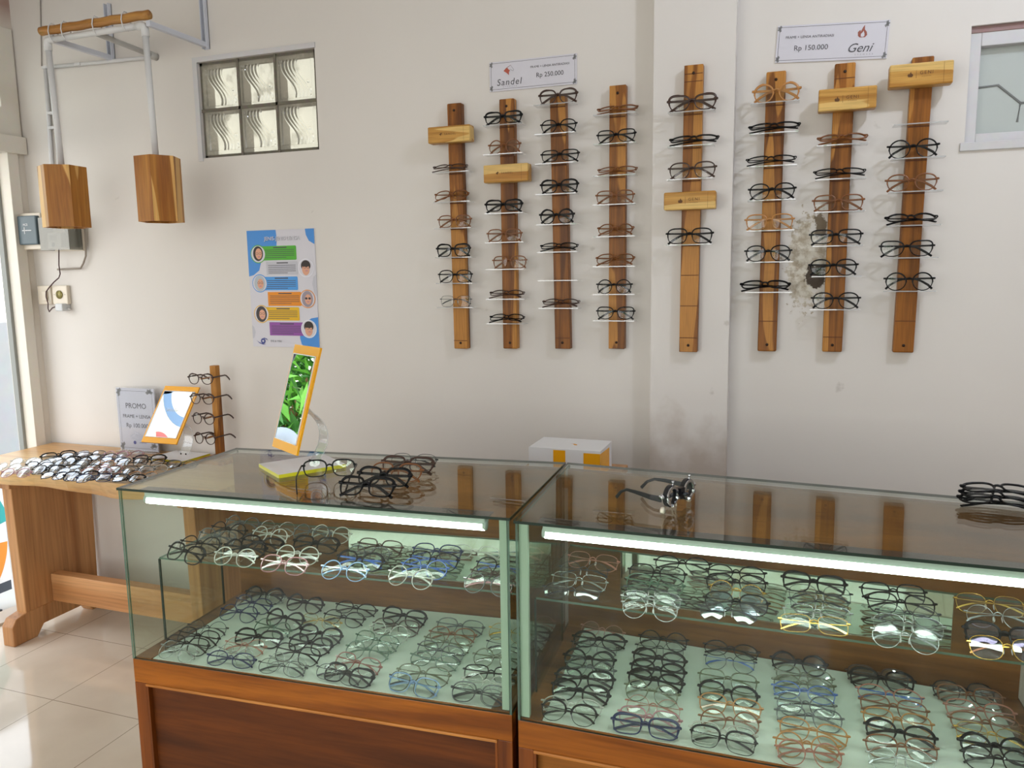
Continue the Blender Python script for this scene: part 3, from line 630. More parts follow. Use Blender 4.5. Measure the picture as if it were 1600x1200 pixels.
# poster of lens types
def poster():
    x0, x1, z0, z1 = -2.113, -1.794, 1.244, 1.714; w = x1-x0; h = z1-z0
    mats = [M['paper'], plain('poster_blue', srgb(70, 140, 214), .4), plain('poster_green', srgb(80, 170, 50), .4), plain('poster_grey', srgb(190, 190, 200), .4),
            plain('poster_light_blue', srgb(74, 150, 220), .4), plain('poster_orange', srgb(224, 138, 24), .4), plain('poster_yellow', srgb(222, 176, 20), .4),
            plain('poster_purple', srgb(142, 78, 158), .4), plain('skin_print', srgb(216, 160, 132), .5), plain('hair_print', srgb(46, 36, 34), .5), M['ink'],
            plain('hijab_grey', srgb(176, 184, 192), .5), plain('hijab_mauve', srgb(150, 140, 150), .5), plain('hijab_black', srgb(60, 54, 56), .5), plain('logo_blue', srgb(60, 70, 140), .5), plain('ring_pale', srgb(226, 226, 236), .5)]
    b = MB(); b.box(x0, x1, -.0035, 0, z0, z1)
    L = [0]
    def Y(k): return -.0035-.0003*k
    def poly(pts, mi, k): b.add([(x0+u*w, Y(k), z0+v*h) for u, v in pts], [tuple(range(len(pts)))], mi=mi)
    def ell(cu, cv, ru, rv, mi, k, a0=0, a1=360, n=24): poly([(cu+ru*math.cos(math.radians(a0+(a1-a0)*i/n)), cv+rv*math.sin(math.radians(a0+(a1-a0)*i/n))) for i in range(n + (a1-a0 < 360))], mi, k)
    poly([(0, 1), (.44, 1), (.45, .93), (.44, .86), (.30, .84), (.24, .78), (.2, .74), (.16, .66), (.07, .62), (0, .61)], 1, 1)
    poly([(1, 1), (.87, 1), (.88, .95), (.92, .9), (1, .87)], 1, 1)
    poly([(1, 0), (1, .26), (.9, .25), (.8, .21), (.73, .15), (.72, .08), (.74, .03), (.78, 0)], 1, 1)
    poly([(1, .62), (.96, .6), (.94, .54), (.96, .47), (1, .43)], 3, 1); poly([(0, .19), (.03, .17), (.05, .13), (.03, .08), (0, .07)], 3, 1)
    rows = [(.23, .73, .865, .745, 2), (.27, .74, .735, .62, 3), (.23, .73, .605, .49, 4), (.27, .77, .475, .355, 5), (.23, .73, .345, .23, 6), (.27, .78, .215, .10, 7)]
    for (u0, u1, v1, v0, mi) in rows:
        poly([(u0, v0), (u1-.01, v0), (u1, v0+.008), (u1, v1-.008), (u1-.01, v1), (u0, v1)], mi, 2)
        poly([(u0+.16, v1-.018), (u1-.14, v1-.018), (u1-.14, v1-.009), (u0+.16, v1-.009)], 10, 3)
        for k in range(5):
            vv = v1-.036-k*.016; poly([(u0+.03, vv), (u1-(.03 if k < 4 else .15), vv), (u1-(.03 if k < 4 else .15), vv+.0045), (u0+.03, vv+.0045)], 10, 3)
    heads = [(.16, .80, 2, 9, 0), (.86, .675, 15, 9, 1), (.16, .55, 4, 11, 2), (.86, .415, 5, 12, 2), (.16, .285, 6, 13, 2), (.86, .16, 15, 9, 1)]
    for (cu, cv, ring, hair, kind) in heads:
        ell(cu, cv, .115, .078, ring, 4); ell(cu, cv, .105, .071, 0, 5)
        if kind == 0: ell(cu, cv+.004, .075, .063, hair, 6); ell(cu+.01, cv+.002, .05, .047, 8, 7)
        elif kind == 1: ell(cu, cv+.02, .07, .045, hair, 6); ell(cu, cv-.012, .055, .05, 8, 7); ell(cu, cv+.028, .06, .022, hair, 8)
        else: ell(cu, cv, .082, .069, hair, 6); ell(cu+.012, cv-.004, .047, .043, 8, 7)
        for s in (-1, 1): ell(cu+.01+s*.024, cv+.004, .019, .010, 10, 8); ell(cu+.01+s*.024, cv+.004, .015, .0075, 8 if (cu, cv) != (.86, .415) else 13, 9)
        poly([(cu-.006, cv-.022), (cu+.03, cv-.022), (cu+.028, cv-.026), (cu-.003, cv-.026)], 14 if False else 7, 9)
    R = Matrix.Rotation(math.pi/2, 4, 'X')
    text_geo(b, 'JENIS-JENIS LENSA', .021, Matrix.Translation((x0+.53*w, Y(5), z0+.925*h)) @ R, mi=10)
    text_geo(b, 'JENIS-JENIS LENSA', .021, Matrix.Translation((x0+.527*w, Y(6), z0+.927*h)) @ R, mi=15)
    ell(.16, .05, .035, .024, 14, 4); ell(.16, .05, .014, .009, 0, 5)
    poly([(.06, .055), (.1, .03), (.16, .018), (.2, .022), (.16, .025), (.1, .038)], 14, 4); poly([(.17, .08), (.22, .07), (.24, .05), (.22, .062), (.17, .073)], 14, 4)
    text_geo(b, 'EYE & YOU', .011, Matrix.Translation((x0+.36*w, Y(4), z0+.05*h)) @ R, mi=10)
    o = b.build('poster', mats); tag(o, 'colourful lens types poster with six round portraits on the wall', 'poster')
poster()

def leafmark(b, x, z, s, mi, y):
    for k in range(4):
        a = k*.9+x*31; d = Vector((math.cos(a), 0, math.sin(a)))*s; n = Vector((-d.z, 0, d.x))*.35; c = Vector((x, y, z))
        b.add([c, c+d*.5+n, c+d, c+d*.5-n], [(0, 1, 2, 3)], mi=mi)
def card(name, lab, tl, tr, br, bl, content):
    pts = [onY(*q, -.004) for q in (tl, tr, br, bl)]
    cx = sum(p.x for p in pts)/4; cz = sum(p.z for p in pts)/4; w = (pts[1].x-pts[0].x+pts[2].x-pts[3].x)/2; h = (pts[0].z-pts[3].z+pts[1].z-pts[2].z)/2
    slope = math.atan2(pts[1].z-pts[0].z, pts[1].x-pts[0].x)
    b = MB(); b.box(-w/2, w/2, -.004, 0, -h/2, h/2)
    y = -.0044; m = .006; t = .0010
    for (a0, a1, c0, c1) in ((-w/2+m, w/2-m, h/2-m, h/2-m+t), (-w/2+m, w/2-m, -h/2+m, -h/2+m+t), (-w/2+m, -w/2+m+t, -h/2+m, h/2-m), (w/2-m-t, w/2-m, -h/2+m, h/2-m)):
        b.add([(a0, y, c0), (a1, y, c0), (a1, y, c1), (a0, y, c1)], [(0, 1, 2, 3)], mi=1)
    for sx in (-1, 1):
        for sz in (-1, 1): leafmark(b, sx*(w/2-.010), sz*(h/2-.010), .011, 2, y-.0003)
    R = Matrix.Rotation(math.pi/2, 4, 'X')
    content(b, w, h, lambda x, z: Matrix.Translation((x, y-.0004, z)) @ R, y-.0004)
    Mx = Matrix.Translation((cx, 0, cz)) @ Matrix.Rotation(-slope, 4, 'Y')
    b.v = [tuple(Mx @ Vector(v)) for v in b.v]
    o = b.build(name, [M['paper'], M['ink'], M['leaf_ink'], M['red_ink'], M['brown_ink'], M['ink_light']]); tag(o, lab, 'price sign'); return o
def c_sandel(b, w, h, T, y):
    c = (-w*.27, h*.15)
    P = lambda pts, mi: b.add([(c[0]+u*.001, y, c[1]+v*.001) for u, v in pts], [tuple(range(len(pts)))], mi=mi)
    P([(-20, 2), (-13, 8), (-6, 12), (-2, 6), (4, 2), (0, -4), (0, -14), (-7, -7)], 3)
    for a, c2 in (((-13, 8), (6, 19)), ((6, 19), (18, 3)), ((18, 3), (15, -1)), ((15, -1), (4, 6))):
        d = Vector((c2[0]-a[0], c2[1]-a[1])).normalized(); n = (-d.y*.6, d.x*.6)
        P([(a[0]-n[0], a[1]-n[1]), (c2[0]-n[0], c2[1]-n[1]), (c2[0]+n[0], c2[1]+n[1]), (a[0]+n[0], a[1]+n[1])], 5 if a[0] > 5 else 4)
    text_geo(b, 'Sandel', .031, T(-w*.27, -h*.22), mi=1, shear=.15, spacing=1.15); text_geo(b, 'E Y E W E A R', .006, T(-w*.26, -h*.37), mi=5, spacing=1.4)
    text_geo(b, 'FRAME + LENSA ANTIRADIASI', .0105, T(w*.2, h*.2), mi=1); text_geo(b, 'Rp 250.000', .0215, T(w*.2, -h*.09), mi=1)
def c_geni(b, w, h, T, y):
    text_geo(b, 'FRAME + LENSA ANTIRADIASI', .0105, T(-w*.2, h*.17), mi=1); text_geo(b, 'Rp 150.000', .0215, T(-w*.18, -h*.13), mi=1)
    c = (w*.27, h*.2)
    for pts, mi in ((((-11, -8), (-12, 2), (-6, 8), (-5, 3), (0, 14), (4, 20), (5, 8), (10, 2), (12, -6), (7, -12), (-6, -12)), 4), (((-4, -10), (-4, -3), (0, 1), (2, 5), (5, -3), (5, -9), (1, -11)), 0)):
        b.add([(c[0]+u*.0011, y-(.0003 if mi == 0 else 0), c[1]+v*.0011) for u, v in pts], [tuple(range(len(pts)))], mi=mi)
    text_geo(b, 'Geni', .036, T(w*.25, -h*.2), mi=1, shear=.4); text_geo(b, 'E Y E W E A R', .006, T(w*.3, -h*.37), mi=5, spacing=1.4)
card('price_sign', 'white price card with horse head mark above the wooden racks', (765, 98), (902, 83), (900, 131), (765, 144), c_sandel)
card('price_sign', 'white price card with flame mark above the right wooden racks', (1213, 41), (1389, 31), (1388, 86), (1213, 103), c_geni)

# ------------------------------------------------------------------ eyeglasses
def outline(kind, sgn, n=30):
    P = {'round': (.0235, .0225, 2.0, .0, 0), 'panto': (.0245, .0210, 2.25, .09, 0), 'square': (.0258, .0200, 3.1, .06, 0), 'rect': (.0268, .0172, 3.6, .05, 0),
         'cat': (.0262, .0190, 2.5, .10, .005), 'wide': (.0262, .0212, 2.7, .08, 0), 'oval': (.0262, .0178, 2.1, .02, 0)}[kind]
    a, bb, e, tap, lift = P; pts = []
    for i in range(n):
        t = 2*math.pi*i/n; c, s = math.cos(t), math.sin(t)
        x = a*math.copysign(abs(c)**(2/e), c); z = bb*math.copysign(abs(s)**(2/e), s)
        x *= 1+tap*z/bb
        if lift and x > 0 and z > 0: z += lift*(x/a)**2
        pts.append((x*sgn, z))
    return pts, a, bb
PROTO = {}
def proto(kind, style, folded):
    key = (kind, style, folded)
    if key in PROTO: return PROTO[key]
    thick = {'mid': .0034, 'fine': .0022, 'acetate': .0041, 'slim': .0031, 'metal': .0011, 'half': .0011}[style]; dep = {'mid': .0032, 'fine': .0026, 'acetate': .0036, 'slim': .003, 'metal': .0016, 'half': .0016}[style]
    _, a, bb = outline(kind, 1); cx = a+thick*.6+.0078
    front = MB(); lenses = []
    for sgn in (-1, 1):
        pts, _, _ = outline(kind, sgn); n = len(pts); vs = []
        for i, (x, z) in enumerate(pts):
            p0 = Vector(pts[i-1]); p1 = Vector(pts[(i+1) % n]); t = (p1-p0).normalized(); nr = Vector((t.y, -t.x))
            if nr.dot(Vector((x, z))) < 0: nr = -nr
            X = cx*sgn+x
            wr = lambda xx: 1.1*max(0, abs(xx)-.012)**2*10*.18
            th = thick*((1.2 if z > -.1*bb else .8) if style in ('acetate', 'slim', 'mid', 'fine') else 1)+(.0018 if style in ('acetate', 'mid') and z > .4*bb and x*sgn > 0 else 0)
            if style == 'half' and z > 0: th = .0042
            for (k, y) in ((0, -dep*.3), (.25, -dep*.5), (.75, -dep*.5), (1, -dep*.2), (1, dep*.3), (.7, dep*.5), (0, dep*.5)):
                q = Vector((X, z))+Vector((nr.x, nr.y))*th*k; vs.append((q.x, y+wr(q.x), q.y))
        fs = []
        for i in range(n):
            j = (i+1) % n
            for k in range(7): l = (k+1) % 7; fs.append((i*7+k, i*7+l, j*7+l, j*7+k))
        front.add(vs, fs, smooth=True)
        lm = MB(); m = len(pts); vs = [(cx*sgn, -.0012+wr(cx), 0)]
        for rr in (.5, 1.0):
            for (x, z) in pts: X = cx*sgn+x*rr; vs.append((X, wr(X)-.0012*(1-rr*rr)+.0004, z*rr))
        fs = [(0, 1+i, 1+(i+1) % m) for i in range(m)]+[(1+i, 1+m+i, 1+m+(i+1) % m, 1+(i+1) % m) for i in range(m)]
        lm.add(vs, fs, smooth=True); lenses.append(lm.mesh('lens', LENS))
    # bridge
    bx = .0082; bz = bb*.28; bt = max(thick*.55, .0009)
    front.tube([(-bx, 0, bz-.001), (-bx*.5, -.0006, bz+.0028), (0, -.001, bz+.0038), (bx*.5, -.0006, bz+.0028), (bx, 0, bz-.001)], bt*1.3, 6)
    W_ = cx+a+thick+.0045; hz = bb*.42
    for s in (-1, 1):
        front.sweep([(s*(cx+a*.92), .002, hz), (s*(W_-.001), .0022, hz), (s*W_, .0045, hz)], max(.0022, dep*.8), max(.003, thick*1.5), (0, 1, 0))
    tp = []
    th_ = {'mid': (.0022, .0046), 'fine': (.0016, .003), 'acetate': (.003, .0066), 'slim': (.0024, .005), 'metal': (.0011, .0014), 'half': (.0012, .002)}[style]
    tipw = {'mid': (.0026, .0052), 'fine': (.0022, .0042), 'acetate': (.0034, .0074), 'slim': (.003, .0062), 'metal': (.0024, .0042), 'half': (.0024, .0044)}[style]
    for s in (-1, 1):
        if folded:
            y0 = .0062 if s < 0 else .0105
            dr = .62 if style in ('mid', 'fine', 'metal', 'half') else 1
            path = [(s*(W_-.0005), .0045, hz), (s*(W_-.004), y0, hz), (0, y0+.0022, hz-.001), (-s*.018, y0+.003, hz-.0025), (-s*.030, y0+.003, hz-.007*dr), (-s*.048, y0+.0028, hz-.018*dr), (-s*(W_-.006), y0+.002, hz-.029*dr)]
        else:
            path = [(s*(W_-.0005), .0045, hz), (s*(W_-.0005), .012, hz), (s*(W_-.002), .05, hz), (s*(W_-.004), .09, hz-.001), (s*(W_-.006), .104, hz-.005), (s*(W_-.009), .122, hz-.016), (s*(W_-.013), .138, hz-.028)]
        wv = [th_[0]]*4+[tipw[0]]*3; hv = [th_[1]]*4+[tipw[1]*.9, tipw[1], tipw[1]*.9]
        m_ = MB(); m_.sweep(path, wv, hv, (0, 1, 0) if folded else (1, 0, 0)); tp.append(m_.mesh('temple', LENS))
    pads = None
    if style in ('metal', 'half'):
        pm = MB()
        for s in (-1, 1):
            c = Vector((s*.0068, .0055, -bb*.12)); vs = []; n = 10
            for i in range(n): q = 2*math.pi*i/n; vs.append((c.x+.0012*math.cos(q)*s, c.y+.0016*math.cos(q), c.z+.0055*math.sin(q)))
            pm.prism(vs, (s*.001, .0006, 0))
            pm.tube([(s*.0078, 0, bz-.003), (s*.007, .004, bz-.004), c], .0004, 4)
        pads = pm.mesh('nose_pad', LENS)
    fm = front.mesh('front_frame', LENS)
    allv = [v.co.copy() for me in [fm]+tp for v in me.vertices]
    PROTO[key] = dict(front=fm, lenses=lenses, temples=tp, pads=pads, verts=allv, h=bb+thick, W=W_)
    return PROTO[key]
def lensmat(name, tint, f0=.09):
    return pane(name, tint, f0)
LENS = lensmat('lens_clear', (.95, .97, .96, 1), .045)
LENSM = {'clear': LENS, 'shine': lensmat('lens_shiny', (.8, .8, .82, 1), .26), 'purple': lensmat('lens_purple', (.45, .36, .6, 1), .16), 'smoke': lensmat('lens_smoke', (.72, .75, .76, 1), .1), 'tint': lensmat('lens_blue', (.62, .7, .8, 1), .14)}
def clearplastic(name, c, fac=.4): return pane(name, tuple(min(1, x*.6+.4) for x in c[:3])+(1,), .1, body=c, bodyfac=fac)
GC = {'black': plain('frame_black', srgb(15, 15, 17), .25, spec=.22), 'dark brown': plain('frame_dark_brown', srgb(58, 34, 24), .28), 'brown': plain('frame_brown', srgb(122, 72, 32), .3),
      'tan': plain('frame_tan', srgb(180, 124, 64), .3), 'grey': clearplastic('frame_grey', srgb(80, 86, 88), .65), 'clear': clearplastic('frame_clear', srgb(225, 225, 215), .45),
      'olive': clearplastic('frame_olive', srgb(96, 100, 66), .75), 'rose': plain('frame_rose', srgb(170, 110, 92), .3), 'gold': plain('frame_gold', srgb(214, 172, 84), .22, metal=.9),
      'silver': plain('frame_silver', srgb(186, 190, 190), .2, metal=.95), 'dark metal': plain('frame_dark_metal', srgb(58, 60, 64), .3, metal=.8),
      'blue': clearplastic('frame_blue', srgb(60, 110, 200), .7), 'pale blue': clearplastic('frame_pale_blue', srgb(150, 190, 235), .6), 'navy': plain('frame_navy', srgb(30, 40, 80), .25),
      'red': clearplastic('frame_red', srgb(150, 70, 56), .8), 'green': clearplastic('frame_green', srgb(70, 110, 84), .7), 'pink': clearplastic('frame_pink', srgb(200, 130, 140), .7)}
PAD = clearplastic('nose_pad', srgb(235, 235, 230), .7)
def set_mat(o, m):
    o.material_slots[0].link = 'OBJECT'; o.material_slots[0].material = m
def glasses(loc, kind, style, col, label, group, yaw=0, tilt=0, folded=True, rest=None, tcol=None, lens='clear', pre=None, scale=1.0, upside=False, lim=None):
    """one pair: Empty > front_frame, lens x2, temple x2; rest = height of the surface it lies on"""
    P = proto(kind, style, folded)
    R = Matrix.Rotation(yaw, 4, 'Z') @ Matrix.Rotation(-tilt, 4, 'X')
    if upside: R = R @ Matrix.Rotation(math.pi, 4, 'Y')
    if pre is not None: R = R @ pre
    mz = min((R @ v).z for v in P['verts'])*scale
    loc = Vector(loc)
    if rest is not None: loc.z = rest-mz+.0004
    if lim:      # keep every point inside the case
        xs = [(R @ v)*scale for v in P['verts']]; fy = lambda x: lim[2][0]+(lim[2][1]-lim[2][0])*(x-lim[0])/(lim[1]-lim[0]); by = lambda x: lim[3][0]+(lim[3][1]-lim[3][0])*(x-lim[0])/(lim[1]-lim[0])
        loc.x += max(0, lim[0]-(loc.x+min(v.x for v in xs)))-max(0, loc.x+max(v.x for v in xs)-lim[1])
        loc.y += max(0, max(fy(loc.x+v.x)-(loc.y+v.y) for v in xs)); loc.y -= max(0, max(loc.y+v.y-by(loc.x+v.x) for v in xs))
    t = bpy.data.objects.new('eyeglasses', None); COL.objects.link(t); t.empty_display_size = .02
    t.matrix_world = Matrix.Translation(loc) @ R @ Matrix.Scale(scale, 4)
    tag(t, label, 'eyeglasses', group)
    c = GC[col]; tc = GC[tcol or col]
    def part(nm, me, m):
        o = bpy.data.objects.new(nm, me); COL.objects.link(o); o.parent = t; set_mat(o, m); return o
    part('front_frame', P['front'], c)
    for me in P['lenses']: part('lens', me, LENSM[lens])
    for me in P['temples']:
        q = part('temple', me, tc)
        if tcol and tcol != col: q['label'] = tcol+' temple'
    if P['pads']: part('nose_pad', P['pads'], PAD)
    return t
ORD = ['first', 'second', 'third', 'fourth', 'fifth', 'sixth', 'seventh', 'eighth', 'ninth', 'tenth', 'eleventh', 'twelfth', 'thirteenth', 'fourteenth', 'fifteenth']
SHW = {'round': 'round', 'panto': 'rounded', 'square': 'square', 'rect': 'rectangular', 'cat': 'cat-eye', 'wide': 'wide', 'oval': 'oval'}

# ------------------------------------------------------------------ wooden wall racks
# top px, bottom px, half width, front y, sign block (x0,x1,y0,y1) , ledges (empty), grooves, glasses [(x,y,kind,style,col,pose)]
K = {'k': 'black', 'd': 'dark brown', 'b': 'brown', 't': 'tan', 'm': 'dark metal', 'n': 'navy'}
RACKS = [
 ((709,161),(720,545),-0.0,(668,740,192,225),[],[532],'horse',
  [(701,262,'oval','slim','d','f'),(704,306,'wide','slim','b','g'),(709,346,'square','slim','b','s'),(707,391,'square','acetate','k','s'),(710,432,'wide','slim','k','s'),(711,471,'square','metal','m','s')]),
 ((791,154),(797,545),0,(755,831,252,287),[],[],'horse',
  [(785,184,'rect','acetate','k','s'),(787,229,'round','slim','b','s'),(786,322,'rect','acetate','k','s'),(787,368,'square','slim','b','s'),(795,410,'square','slim','b','s'),(790,460,'oval','slim','d','f'),(790,498,'wide','slim','k','f')]),
 ((871,150),(879,545),0,None,[438],[528],None,
  [(871,150,'wide','acetate','d','s'),(872,197,'panto','slim','k','s'),(874,244,'rect','slim','k','s'),(873,291,'square','acetate','k','s'),(869,338,'round','acetate','k','s'),(872,386,'wide','slim','k','f'),(875,474,'oval','slim','d','f')]),
 ((965,133),(963,545),0,None,[],[],None,
  [(963,170,'wide','acetate','b','f'),(962,213,'cat','slim','k','s'),(963,266,'wide','slim','b','f'),(960,308,'square','slim','b','s'),(961,359,'round','slim','b','g'),(960,406,'wide','slim','b','g'),(959,448,'round','slim','k','s'),(961,490,'cat','slim','k','s')]),
 ((1084,101),(1075,550),-.06,(1037,1124,295,330),[],[115,127,430,478,528],'flame',
  [(1081,160,'cat','acetate','d','s'),(1083,218,'wide','acetate','k','f'),(1081,266,'wide','slim','d','s'),(1077,369,'square','slim','k','s')]),
 ((1213,111),(1198,549),0,None,[],[502],None,
  [(1213,144,'round','acetate','t','s'),(1209,198,'wide','acetate','k','f'),(1204,250,'wide','slim','k','f'),(1206,299,'panto','slim','k','s'),(1202,347,'square','slim','t','s'),(1200,396,'panto','slim','k','s'),(1195,447,'wide','acetate','k','f')]),
 ((1321,98),(1300,550),0,(1279,1376,132,174),[],[122,527],'flame',
  [(1316,216,'round','acetate','b','f'),(1312,270,'square','slim','k','f'),(1310,317,'square','slim','b','s'),(1306,371,'rect','slim','k','s'),(1302,418,'panto','slim','k','s'),(1306,470,'panto','slim','k','s')]),
 ((1443,88),(1411,551),0,(1390,1496,93,136),[194],[502],'flame',
  [(1427,232,'round','slim','k','s'),(1425,285,'panto','slim','b','s'),(1424,342,'round','acetate','k','f'),(1417,389,'cat','slim','k','s'),(1421,440,'round','slim','k','s')]),
]
RN = ['leftmost wooden rack', 'second wooden rack from left', 'third wooden rack from left', 'fourth wooden rack from left', 'wooden rack on the pilaster', 'sixth wooden rack from left', 'wooden rack beside the chipped plaster', 'rightmost wooden rack']
rackg = random.Random(11)
for ri, (tp, bt, yo, sign, empt, groov, logo, gl) in enumerate(RACKS):
    yf = yo-.03; a = onY(*tp, yf); c = onY(*bt, yf); hw = .0275 if ri < 4 else .029
    xc = lambda z: c.x+(a.x-c.x)*(z-c.z)/(a.z-c.z)
    lab = {0: 'leftmost wooden eyeglass rack, nearest the poster, sign block near its top', 1: 'wooden eyeglass rack under the horse price card with a sign block',
           2: 'wooden eyeglass rack with no sign, touching the horse price card', 3: 'wooden eyeglass rack with no sign, just left of the pilaster',
           4: 'wooden eyeglass rack on the pilaster with a sign block half way', 5: 'wooden eyeglass rack with no sign, just right of the pilaster',
           6: 'wooden eyeglass rack over the chipped plaster, sign block near its top', 7: 'wooden eyeglass rack nearest the right window, sign block on top'}[ri]
    t = empty('display_rack', (c.x, yo, c.z), lab, 'display rack', 'wooden wall racks')
    b = MB(); b.hexa([(c.x-hw, yf, c.z), (c.x+hw, yf, c.z), (c.x+hw, yo, c.z), (c.x-hw, yo, c.z)], [(a.x-hw, yf, a.z), (a.x+hw, yf, a.z), (a.x+hw, yo, a.z), (a.x-hw, yo, a.z)])
    b.build('post', M['post'], t, bevel=.004 if ri in (0, 1, 5, 6, 7) else .0015)
    for z in (a.z-.025, c.z+.022):
        b = MB(); b.tube([(xc(z), yf+.001, z), (xc(z), yf-.0012, z)], .0045, 12); b.build('screw', M['screw'], t)
    def ledge(z, width=.142):
        b = MB(); x = xc(z); b.box(x-width/2, x+width/2, yf-.045, yf+.0, z-.0022, z)
        b.box(x-width/2, x+width/2, yf-.0462, yf-.045, z-.0022, z+.0012, mi=1); b.build('ledge', [M['acrylic'], M['acrylic_edge']], t)
        b = MB(); b.box(x-hw*.98, x+hw*.98, yf-.0006, yf+.001, z-.004, z-.002); b.build('slot', M['groove'], t)
    for py in groov:
        z = onY(tp[0], py, yf).z; b = MB(); b.box(xc(z)-hw*.98, xc(z)+hw*.98, yf-.0006, yf+.001, z-.001, z+.001); b.build('slot', M['groove'], t)
    for py in empt: ledge(onY(tp[0], py, yf-.02).z)
    if sign:
        x0, x1, y0, y1 = sign; ys = yf-.042; A = onY(x0, (y0+y1)/2, ys); B = onY(x1-6, (y0+y1)/2, ys); top = onY((x0+x1)/2, y0+4, ys).z; bot = onY((x0+x1)/2, y1-3, ys).z
        b = MB(); b.box(A.x, B.x, ys, yf, bot, top); s = b.build('sign_block', M['signwood'], t, bevel=.004)
        b = MB(); R = Matrix.Rotation(math.pi/2, 4, 'X'); cx, cz = (A.x+B.x)/2, (top+bot)/2; y = ys-.0006
        if logo == 'flame':
            b.add([(cx-.028+u*.0009, y, cz+v*.0009) for u, v in ((-6, -7), (-8, -1), (-4, 4), (-3, 0), (1, 9), (3, 3), (7, 1), (8, -4), (4, -8))], [tuple(range(9))])
            b.add([(cx-.013, y, cz-.011), (cx-.0122, y, cz-.011), (cx-.0122, y, cz+.011), (cx-.013, y, cz+.011)], [(0, 1, 2, 3)])
            text_geo(b, 'GENI', .013, Matrix.Translation((cx+.014, y, cz+.003)) @ R, spacing=1.3); text_geo(b, 'EYEWEAR', .004, Matrix.Translation((cx+.014, y, cz-.007)) @ R, spacing=1.5)
        else:
            b.add([(cx-.03+u*.0008, y, cz+v*.0008) for u, v in ((-7, 1), (-2, 4), (3, 8), (8, 1), (3, 2), (1, -6))], [tuple(range(6))])
            text_geo(b, 'SANDEL', .010, Matrix.Translation((cx+.006, y, cz)) @ R, spacing=1.3)
        for k in (.85,): b.add([(A.x+(B.x-A.x)*k, y, bot+.003), (A.x+(B.x-A.x)*k+.0006, y, bot+.003), (A.x+(B.x-A.x)*k+.0006, y, top-.003), (A.x+(B.x-A.x)*k, y, top-.003)], [(0, 1, 2, 3)])
        b.build('engraving', M['burn'], s)
    for gi, (px, py, kind, style, col, pose) in enumerate(gl):
        yg = yf-.033; p = onY(px, py, yg); sc = .97 if ri < 4 else 1.08
        P = proto(kind, style, True)
        tilt = {'s': rackg.uniform(.06, .16), 'g': .75, 'f': 1.12}[pose]
        R = Matrix.Rotation(-tilt, 4, 'X'); vz = [(R @ v).z for v in P['verts']]; mz = min(vz)*sc; mid = (max(vz)+min(vz))/2*sc
        zl = p.z-mid+mz; ledge(zl-.0005)
        yy = {'s': yf-.030, 'g': yf-.030, 'f': yf-.026}[pose]
        yaw = rackg.uniform(-.06, .06)+(.0)
        label = f"{K[col]} {SHW[kind]} eyeglasses, {ORD[gi]} pair down on the {RN[ri]}"
        glasses((p.x, yy, zl), kind, style, K[col], label, 'eyeglasses on the wooden wall racks', yaw=yaw, tilt=tilt, rest=zl, lens='clear', scale=sc)

